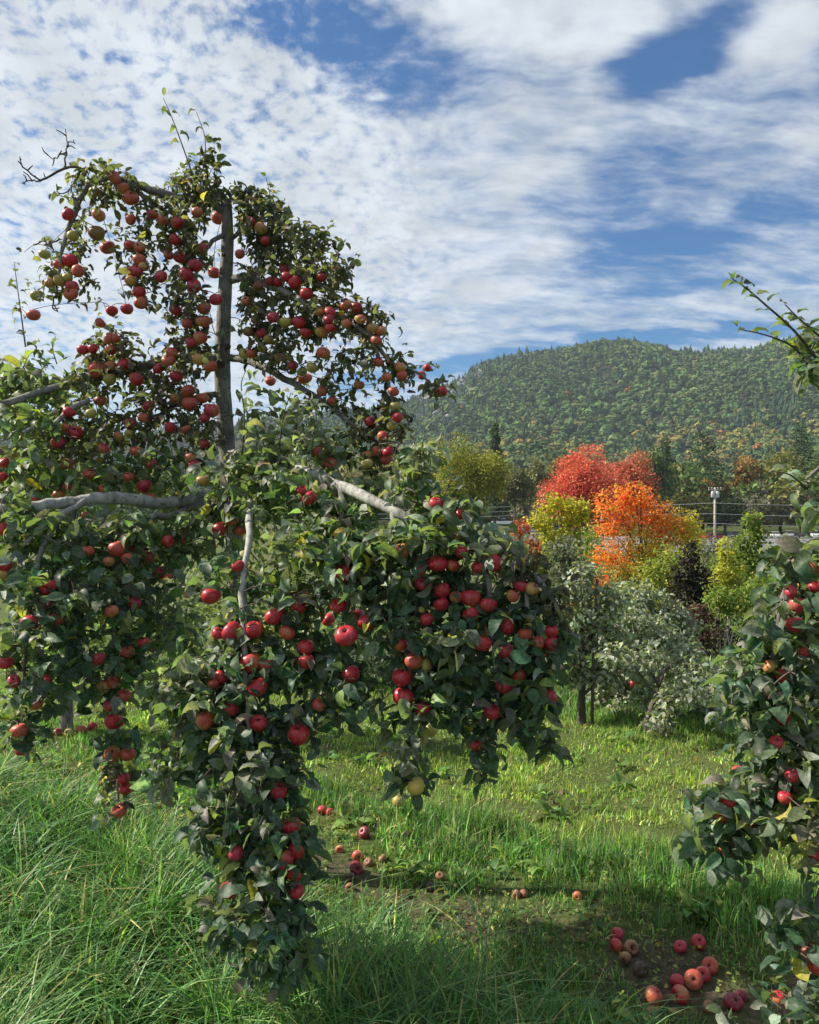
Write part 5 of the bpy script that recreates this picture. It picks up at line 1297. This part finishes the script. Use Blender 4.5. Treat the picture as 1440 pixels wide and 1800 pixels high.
clumps_right = [c[:6] + (c[6] * (0.66 if c[1] < 1320 else 0.5 if c[1] > 1520 else 0.95), c[7]) for c in clumps_right]
shoots_right = [([(1440, 635, 2.27), (1395, 580, 2.25), (1345, 535, 2.24), (1310, 505, 2.23), (1284, 488, 2.23)], 17, .062, 'm', .004), ([(1420, 640, 2.27), (1395, 610, 2.26), (1350, 590, 2.25), (1298, 578, 2.24)], 13, .05, 'm', .0035),
    ([(1440, 590, 2.25), (1405, 560, 2.24), (1380, 535, 2.24)], 8, .05, 'm', .003), ([(1420, 860, 2.25), (1390, 835, 2.22), (1365, 830, 2.2)], 8, .062, 's', .003), ([(1300, 1830, 2.0), (1285, 1800, 1.98), (1275, 1780, 1.97)], 5, .07, 's', .003)]
apple_tree('apple tree cut off by the right edge with yellowing leaves and red apples', (xr, yr, float(gz(xr, yr))), trunk_right, limbs_right, clumps_right, shoots_right, A_RIGHT, dlim=(2.1, 2.5), leaf=0.062, cull=0.6, smin=0.038)

# second tree of the row, behind at the left
def back_tree(label, px, D, items, n, apples, pal, group='apple trees behind the big one', tr=0.06):
    b = base_of(px, D)
    root = crown_tree('apple_tree', label, 'tree', b, pxlobes(D, items, pal), n, 0.078, pal, bark=M_BARK, trunk_r=tr, templates=LEAF_LO, mat=M_LEAF, group=group,
                      shell=0.1, twigs=600, jitter=0.24, droop=0.5, trunk_top=0.6)
    for px_, py_, tone in apples:
        hang_apple(root, P(px_, py_, D - 0.25 + rng.uniform(-.2, .2)), 0.072, tone)
C_BACK = [(4, (0.075, 0.115, 0.03)), (3, (0.12, 0.165, 0.04)), (2, (0.17, 0.205, 0.045)), (1, (0.05, 0.08, 0.028)), (0.4, (0.34, 0.32, 0.04))]  # yellow-green of backlit leaves put into the leaf colour
back_tree('second apple tree of the row, mostly hidden behind the big one at the left', 117, 6.6,
    [(40, 700, 80, 50, 1.2), (-40, 760, 90, 60, 1), (130, 760, 90, 50, 1.2), (60, 840, 110, 60, 1.5), (200, 850, 90, 50, 1.2), (300, 880, 70, 50, 1), (120, 940, 110, 50, 1.4), (250, 960, 90, 50, 1.2), (40, 1020, 90, 60, 1.2),
     (160, 1050, 90, 60, 1.2), (280, 1080, 80, 60, 1.1), (60, 1130, 90, 50, 1), (200, 1160, 70, 50, .9), (330, 1130, 60, 50, .8), (270, 1200, 60, 40, .6)], 5200,
    [(60, 880, 'r'), (150, 905, 'o'), (232, 970, 'o'), (255, 975, 'o'), (300, 1010, 'r'), (310, 1120, 'o'), (90, 1080, 'o'), (180, 1000, 'o'), (330, 1045, 'o'), (120, 960, 'r'), (270, 1140, 'r'), (40, 1160, 'o')], C_BACK)
back_tree('leafy apple tree seen through the gap right of the big trunk', 500, 9.5,
    [(480, 880, 60, 40, 1), (560, 900, 60, 40, 1), (430, 940, 60, 44, 1), (520, 960, 70, 44, 1.2), (600, 980, 60, 44, 1), (470, 1020, 60, 44, 1), (560, 1050, 60, 44, 1), (380, 1000, 50, 50, .9), (360, 1080, 50, 50, .8), (440, 1090, 50, 44, .8)], 3600,
    [(350, 935, 'o'), (378, 960, 'o')], C_BACK, tr=0.05)

# small red apples on the next-row trees
for (rt, _b), px, py, D in [(MID[0], 1011, 1060, 6.75), (MID[1], 1095, 1177, 7.3), (MID[1], 1113, 1202, 7.3), (MID[1], 1239, 1314, 7.1), (MID[1], 1271, 1319, 7.0), (MID[0], 960, 1150, 6.7)]:
    hang_apple(rt, P(px, py, D), 0.068, 'r')

# ================================================================== fallen apples
def on_ground(px, py):
    D = 5.0
    for _ in range(30):
        x = (px - 720) / F * D
        D = 0.5 * D + 0.5 * (CAMZ - float(gz(x, D))) * F / max(py - 900, 1)
    return np.array([(px - 720) / F * D, D, float(gz((px - 720) / F * D, D))])
def fallen(px, py, dpx, tone, label, sink=0.17, hollow=False):
    g0 = on_ground(px, py + dpx * 0.42)
    size = float(np.clip(dpx * g0[1] / F, 0.045, 0.085))
    o = put('fallen_apple', APPLE_ME[(random.randrange(7), tone)] if not hollow else HOLLOW_ME, label=label, cat='apple', group='windfall apples on the ground')
    tilt = random.uniform(0.5, 2.2)
    if hollow: tilt = 1.15
    R = tilt_matrix(tilt, random.uniform(0, 6.28), random.uniform(-1.2, 1.2) if not hollow else 0.25)
    M = R.to_4x4(); M.translation = Vector((g0[0], g0[1], g0[2] + size * (0.47 - sink)))
    o.matrix_basis = M @ Matrix.Scale(size, 4)
    FALLEN.append((g0[0], g0[1], size))
    if dpx > 24 and not hollow:
        s = put('stem', STEM_ME, o)
FALLEN = []
def hollow_apple():
    V, T = apple_mesh_data(9)
    V = V.copy(); seg = 18
    rho = np.hypot(V[:, 0], V[:, 1]); top = V[:, 2] > 0.1
    dz = np.where(top & (rho < 0.27), -0.42 * (1 - (rho / 0.27) ** 2), 0)
    V[:, 2] += dz
    return mesh_np('hollow apple', V, T, TONES['b'])
HOLLOW_ME = hollow_apple()
W = [  # px, py, diameter, tone, label
    (1085, 1640, 23, 'p', 'bright red windfall at the top of the small cluster beside the rotten hollow apple'),
    (1084, 1659, 24, 'r', 'red windfall touching the left side of the rotten hollow apple'),
    (1110, 1663, 26, 'h', 'rotten brown windfall with a hollow eaten into it'),
    (1100, 1681, 20, 'b', 'shrivelled brown windfall just below the hollow apple'),
    (1126, 1701, 26, 'd', 'blackened rotten windfall on bare soil below the hollow apple'),
    (1197, 1662, 23, 'p', 'pink-red windfall half sunk in grass, upper left of the bottom right cluster'),
    (1228, 1653, 26, 'r', 'red windfall highest in the grass above the bottom right cluster'),
    (1249, 1695, 30, 'o', 'blushed yellow-red windfall at the upper right end of the bottom right cluster'),
    (1235, 1710, 27, 'r', 'red windfall squeezed second from the right in the bottom right cluster'),
    (1220, 1719, 34, 'o', 'large red and yellow windfall in the middle of the bottom right cluster'),
    (1191, 1722, 27, 'p', 'dusty pink windfall at the upper left of the bottom right cluster'),
    (1197, 1744, 32, 'r', 'deep red windfall at the bottom of the bottom right cluster'),
    (1149, 1747, 32, 'o', 'pale yellow windfall with pink blush lying alone left of the bottom right cluster'),
    (1290, 1759, 33, 'c', 'dark crimson rotting windfall nearest the bottom right corner'),
    (1304, 1750, 20, 'c', 'small dull crimson windfall touching the dark crimson one'),
    (1246, 1769, 19, 'b', 'small brown windfall left of the dark crimson one'),
    (799, 1697, 17, 'r', 'small red windfall alone in weeds below the middle of the orchard floor'),
    (907, 1571, 17, 'b', 'left one of two tan rotting windfalls at the edge of the lane grass'),
    (921, 1569, 16, 'b', 'right one of two tan rotting windfalls at the edge of the lane grass'),
    (1015, 1574, 15, 'o', 'faded red windfall hidden in grass right of the two tan ones'),
    (774, 1539, 15, 'b', 'small tan windfall in grass under the hanging yellow apple'),
    (757, 1558, 16, 'd', 'black rotten windfall beside a small tan one'),
    (342, 1485, 19, 'o', 'leftmost windfall of the group left of the drooping front branch'),
    (361, 1486, 17, 'r', 'red windfall right of its neighbour in the group left of the drooping branch'),
    (364, 1510, 18, 'r', 'lower red windfall in the group left of the drooping front branch'),
    (390, 1514, 14, 'o', 'small windfall nearest the leaves of the drooping front branch'),
    (240, 1594, 23, 'b', 'brownish orange windfall alone in the tall grass at lower left'),
    (567, 1422, 18, 'r', 'red windfall of a pair in weeds right of the drooping branch'),
    (580, 1426, 15, 'p', 'pale pink windfall of a pair in weeds right of the drooping branch'),
    (641, 1462, 22, 'c', 'dull crimson windfall in weeds behind the soil patch'),
    (630, 1502, 21, 'o', 'orange-red windfall standing on top of the soil patch group'),
    (626, 1524, 25, 'c', 'shiny crimson windfall in the soil patch right of the drooping branch'),
    (648, 1514, 17, 'b', 'brown windfall right of the shiny crimson one'),
    (672, 1508, 15, 'b', 'broken brown windfall at the right end of the soil patch group'),
    (617, 1540, 15, 'd', 'shrivelled dark windfall in front of the shiny crimson one'),
    (597, 1492, 13, 'o', 'small orange windfall left of the soil patch group'),
    (615, 1559, 13, 'b', 'tiny brown windfall nearest the camera in the soil patch'),
    (102, 1286, 15, 'c', 'leftmost windfall in the row under the second apple tree'),
    (121, 1287, 16, 'g', 'greenish windfall in the row under the second apple tree'),
    (143, 1281, 17, 'o', 'orange windfall in the row under the second apple tree'),
    (163, 1276, 18, 'r', 'rightmost red windfall in the row under the second apple tree'),
    (143, 1346, 15, 'g', 'pale windfall in short weeds left of the lowest hanging apple'),
    (178, 1352, 14, 'g', 'pale windfall beside the lowest hanging apples at left'),
]
for px, py, d, t, lab in W:
    fallen(px, py, d, 'b' if t == 'h' else t, lab, hollow=(t == 'h'))

# ================================================================== grass
def clear_of_apples(x, y, k=0.9):
    keep = np.ones(len(x), bool)
    for fx, fy, s in FALLEN:
        # leaves the side towards the viewer a little open so that the apple lies in a dent of the grass
        keep &= ~(((x - fx) ** 2 + ((y - fy + 0.35 * s) * 0.75) ** 2) < (s * k) ** 2)
    return keep
def blade_batch(mb, x, y, h, w, lean, cols, segs=3):
    n = len(x); z = gz(x, y) - 0.01
    a = rng.uniform(0, 6.28, n); side = np.stack([np.cos(a), np.sin(a), np.zeros(n)], -1)
    b = a + 1.57 + rng.normal(0, 0.5, n); ld = np.stack([np.cos(b), np.sin(b), np.zeros(n)], -1)
    root = np.stack([x, y, z], -1); V = []
    for i in range(segs + 1):
        t = i / segs
        c = root + ld * (lean * h * t ** 1.8)[:, None] + np.array([0, 0, 1]) * (h * (t - 0.38 * np.minimum(lean, 1.3) * t ** 2.2))[:, None]
        if i < segs:
            ww = (w * (1 - 0.65 * t))[:, None] * side
            V += [c - ww, c + ww]
        else: V.append(c)
    nv = 2 * segs + 1
    V = np.stack(V, 1).reshape(-1, 3)
    T = []
    for i in range(segs - 1):
        q = 2 * i; T += [(q, q+1, q+3), (q, q+3, q+2)]
    q = 2 * (segs - 1); T.append((q, q+1, q+2))
    T = (np.array(T)[None] + (np.arange(n) * nv)[:, None, None]).reshape(-1, 3)
    mb.add(V, T, np.repeat(cols, nv, 0))

def in_view(n, y0, y1, side=0.9):
    y = np.sqrt(rng.uniform(y0 * y0, y1 * y1, n)); x = rng.uniform(-1, 1, n) * (0.54 * y + side)
    return x, y
GR_LUSH = [(4, (0.072, 0.18, 0.055)), (3, (0.102, 0.228, 0.072)), (2, (0.156, 0.282, 0.084)), (1.2, (0.24, 0.324, 0.102)), (0.6, (0.456, 0.396, 0.192))]
GR_LANE = [(4, (0.221, 0.332, 0.072)), (3, (0.286, 0.37, 0.091)), (2, (0.364, 0.39, 0.117)), (1, (0.468, 0.416, 0.182)), (2, (0.143, 0.254, 0.065))]
def grass():
    mb = MB()
    # clumps: blades gather in tussocks
    def clumped(n, y0, y1, spread):
        k = max(1, n // 28)
        cx, cy = in_view(k, y0, y1)
        i = rng.integers(0, k, n)
        return cx[i] + rng.normal(0, spread, n), cy[i] + rng.normal(0, spread, n), i
    for (n, y0, y1, wmul, spread, sg) in ((60000, 1.75, 4.2, 1.0, .045, 3), (84000, 4.0, 7.2, 1.45, .06, 2), (50000, 6.8, 13.0, 2.2, .09, 2), (20000, 12.5, 34.0, 5.0, .3, 2)):
        x, y, ci = clumped(n, y0, y1, spread)
        rd = row_dist(x, y); soil = soil_mask(x, y)
        tall = sstep(-rd, 0.15, 0.75) * sstep(-x, -0.75, -0.15) * (0.35 + 1.1 * vnoise(x, y, 1.7, 3.0))              # uncut grass on the near side, left
        edge = np.exp(-((rd - 0.75) / 0.28) ** 2) * 0.7 * sstep(x, -0.4, 0.3) + 0.5 * np.exp(-((rd + 0.75) / 0.25) ** 2)
        lane = sstep(rd, 0.75, 1.15) * (1 - sstep(rd, 3.2, 3.9))
        far_row = np.exp(-((rd - 4.2) / 0.6) ** 2)
        keep = rng.random(n) > np.clip(soil * 1.1, 0, 0.94)
        keep &= clear_of_apples(x, y) | (rng.random(n) < 0.06)
        hm = np.random.default_rng(3).uniform(0.55, 1.3, ci.max() + 1)[ci]
        h = (0.075 + 0.15 * tall + 0.10 * edge + 0.09 * far_row - 0.025 * lane) * rng.uniform(0.6, 1.3, n) * hm * (1 - 0.45 * soil) * (0.45 + 1.1 * vnoise(x, y, 2.6, 7.0))
        lean = np.abs(rng.normal(0.4, 0.4, n)) + 0.75 * tall * rng.random(n)
        c1 = palette(n, GR_LUSH, 0.2); c2 = palette(n, GR_LANE, 0.2)
        f = np.clip(lane * (0.55 + 0.7 * vnoise(x, y, 0.9, 2.0)) + 0.2 * rng.random(n), 0, 1)[:, None]
        col = c1 * (1 - f) + c2 * f
        col = col * np.exp(np.random.default_rng(5).normal(0, 0.32, ci.max() + 1))[ci][:, None]  # random tussock brightness standing in for patches of sun and shade
        w = rng.uniform(0.0017, 0.0040, n) * wmul * (1 + 0.7 * tall)
        s = keep
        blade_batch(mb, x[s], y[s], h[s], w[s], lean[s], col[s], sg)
    # long arching blades at the near left
    n = 8500
    x, y, ci = clumped(n, 1.7, 4.6, .05)
    rd = row_dist(x, y)
    s = (rng.random(n) < sstep(-rd, 0.1, 0.6) * sstep(-x, -0.95, -0.2)) & clear_of_apples(x, y, 1.6)
    blade_batch(mb, x[s], y[s], rng.uniform(0.22, 0.42, s.sum()), rng.uniform(0.0024, 0.0056, s.sum()), rng.uniform(0.5, 1.5, s.sum()), palette(int(s.sum()), GR_LUSH, 0.2), 5)
    # dry straw tufts
    n = 2600
    x, y, ci = clumped(n, 2.3, 6.0, .05); rd = row_dist(x, y)
    s = (np.abs(rd - 0.55) < 0.4) & (vnoise(x, y, 1.6, 9.0) > 0.5) & clear_of_apples(x, y)
    blade_batch(mb, x[s], y[s], rng.uniform(0.1, 0.24, s.sum()), rng.uniform(0.001, 0.002, s.sum()), rng.uniform(0.2, 1.0, s.sum()), palette(int(s.sum()), [(1, (0.30, 0.24, 0.12)), (1, (0.22, 0.19, 0.10))], 0.2), 3)
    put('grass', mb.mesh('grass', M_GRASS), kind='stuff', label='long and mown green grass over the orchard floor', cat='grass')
grass()

def weeds():
    mb = MB()
    # low yellow-green ground cover on the soil strip
    n = 60000
    x, y = in_view(n, 2.2, 7.2); soil = soil_mask(x, y)
    s = (rng.random(n) < np.clip(soil * 1.3, 0, 1) * sstep(vnoise(x, y, 3.7, 5.0), 0.12, 0.55)) & clear_of_apples(x, y, 0.8)
    x, y = x[s], y[s]; n = len(x)
    hz = np.abs(rng.normal(0.02, 0.02, n))
    pos = np.stack([x, y, gz(x, y) + hz], -1); d = rdir(n); d[:, 2] = np.abs(d[:, 2]) * 0.5
    scatter(mb, pos, d, np.array([0, 0, 1]) + rng.normal(0, .35, (n, 3)), rng.uniform(0.010, 0.026, n),
            palette(n, [(3, (0.19, 0.235, 0.05)), (3, (0.27, 0.27, 0.07)), (2, (0.12, 0.175, 0.05)), (1, (0.28, 0.20, 0.10))], 0.2), LEAF_FAR)
    # dandelion and dock rosettes
    for k in range(620):
        x, y = in_view(1, 2.0, 6.5); x, y = float(x[0]), float(y[0])
        rd = float(row_dist(x, y)); t = float(soil_mask(x, y))
        if rng.random() > 0.25 + 0.7 * math.exp(-((abs(rd) - 0.5) / 0.35) ** 2): continue
        if not clear_of_apples(np.array([x]), np.array([y]), 1.7)[0]: continue
        m = rng.integers(6, 13); L = rng.uniform(0.05, 0.12) * (1.25 if rd < -0.3 else 1.0)
        a = rng.uniform(0, 6.28, m); el = rng.uniform(0.25, 1.1, m)
        d = np.stack([np.cos(a) * np.cos(el), np.sin(a) * np.cos(el), np.sin(el)], -1)
        pos = np.tile([x, y, float(gz(x, y)) + 0.004], (m, 1)) + d * 0.02
        nr = np.array([0, 0, 1.0]) - 0.3 * d + rng.normal(0, .25, (m, 3))
        scatter(mb, pos, d, nr, L * rng.uniform(0.6, 1.2, m), palette(m, [(3, (0.085, 0.165, 0.045)), (2, (0.13, 0.215, 0.055)), (1, (0.21, 0.28, 0.065))], 0.2),
                [leaf_template(4, 0.17, 0.25, 0.9, 0.06, 200 + k), leaf_template(4, 0.26, 0.2, 0.7, 0.05, 400 + k)])
    # small upright weeds: leafy stems
    for k in range(700):
        x, y = in_view(1, 2.2, 6.0); x, y = float(x[0]), float(y[0])
        if abs(float(row_dist(x, y)) + 0.05) > 0.75 or not clear_of_apples(np.array([x]), np.array([y]), 1.5)[0]: continue
        H = rng.uniform(0.03, 0.10); m = int(rng.integers(8, 18)); t = rng.uniform(0.1, 1, m); a = rng.uniform(0, 6.28, m)
        lean = rng.normal(0, 0.25, 2)
        pos = np.stack([x + lean[0] * t * H, y + lean[1] * t * H, float(gz(x, y)) + t * H], -1)
        d = np.stack([np.cos(a), np.sin(a), rng.uniform(-.1, .6, m)], -1)
        scatter(mb, pos, d, np.array([0, 0, 1]) + rng.normal(0, .3, (m, 3)), rng.uniform(0.018, 0.04, m) * (1.2 - 0.5 * t),
                palette(m, [(3, (0.17, 0.24, 0.055)), (2, (0.26, 0.29, 0.07)), (1, (0.11, 0.18, 0.05))], 0.2), LEAF_LO)
    # fallen leaves
    n = 1300
    x, y = in_view(n, 2.2, 7.0); s = rng.random(n) < 0.25 + soil_mask(x, y)
    x, y = x[s], y[s]; n = len(x)
    scatter(mb, np.stack([x, y, gz(x, y) + rng.uniform(0.006, 0.03, n)], -1), rdir(n) * np.array([1, 1, .25]), np.array([0, 0, 1]) + rng.normal(0, .4, (n, 3)), rng.uniform(.04, .075, n),
            palette(n, [(3, (0.10, 0.075, 0.045)), (2, (0.17, 0.12, 0.06)), (1, (0.26, 0.20, 0.08)), (1, (0.05, 0.04, 0.03))], 0.25), LEAF_CURL)
    put('ground_cover', mb.mesh('ground_cover', M_WEED), kind='stuff', label='low weeds and fallen leaves on the bare strip', cat='weeds')
weeds()

# one seed stalk rising from the grass in front of the drooping branch
g0 = on_ground(515, 1795)
st = put('grass_stalk', None, loc=g0, label='tall thin grass stalk with a seed head before the drooping branch', cat='grass stalk')
p = smooth_path([(0, 0, 0), (0.004, 0, 0.12), (0.012, 0, 0.24)], 4); V, T = tube(p, np.linspace(.0016, .001, len(p)), 6)
M_STALK = plain_mat('straw', (0.28, 0.27, 0.11), 0.7)
put('stalk', mesh_np('stalk', V, T, M_STALK), st)
p = np.linspace(p[-1], p[-1] + np.array([0.002, 0, 0.05]), 6); V, T = tube(p, [.0012, .0038, .0045, .004, .003, .001], 8, rough=0.12)
put('seed_head', mesh_np('seed_head', V, T, M_STALK), st)

# ================================================================== air
def haze():
    V, T = box((100, 1350, 170), (7600, 3300, 360))
    m, g = new_mat('valley haze')
    vol = g.n('ShaderNodeVolumePrincipled', {'Color': (0.72, 0.86, 1.0, 1), 'Density': 0.00013, 'Anisotropy': 0.2})
    o = g.n('ShaderNodeOutputMaterial'); g.t.links.new(vol.outputs[0], o.inputs['Volume'])
    put('haze', mesh_np('haze', V, T, m, smooth=False), kind='stuff')
HAZE = True
if HAZE: haze()
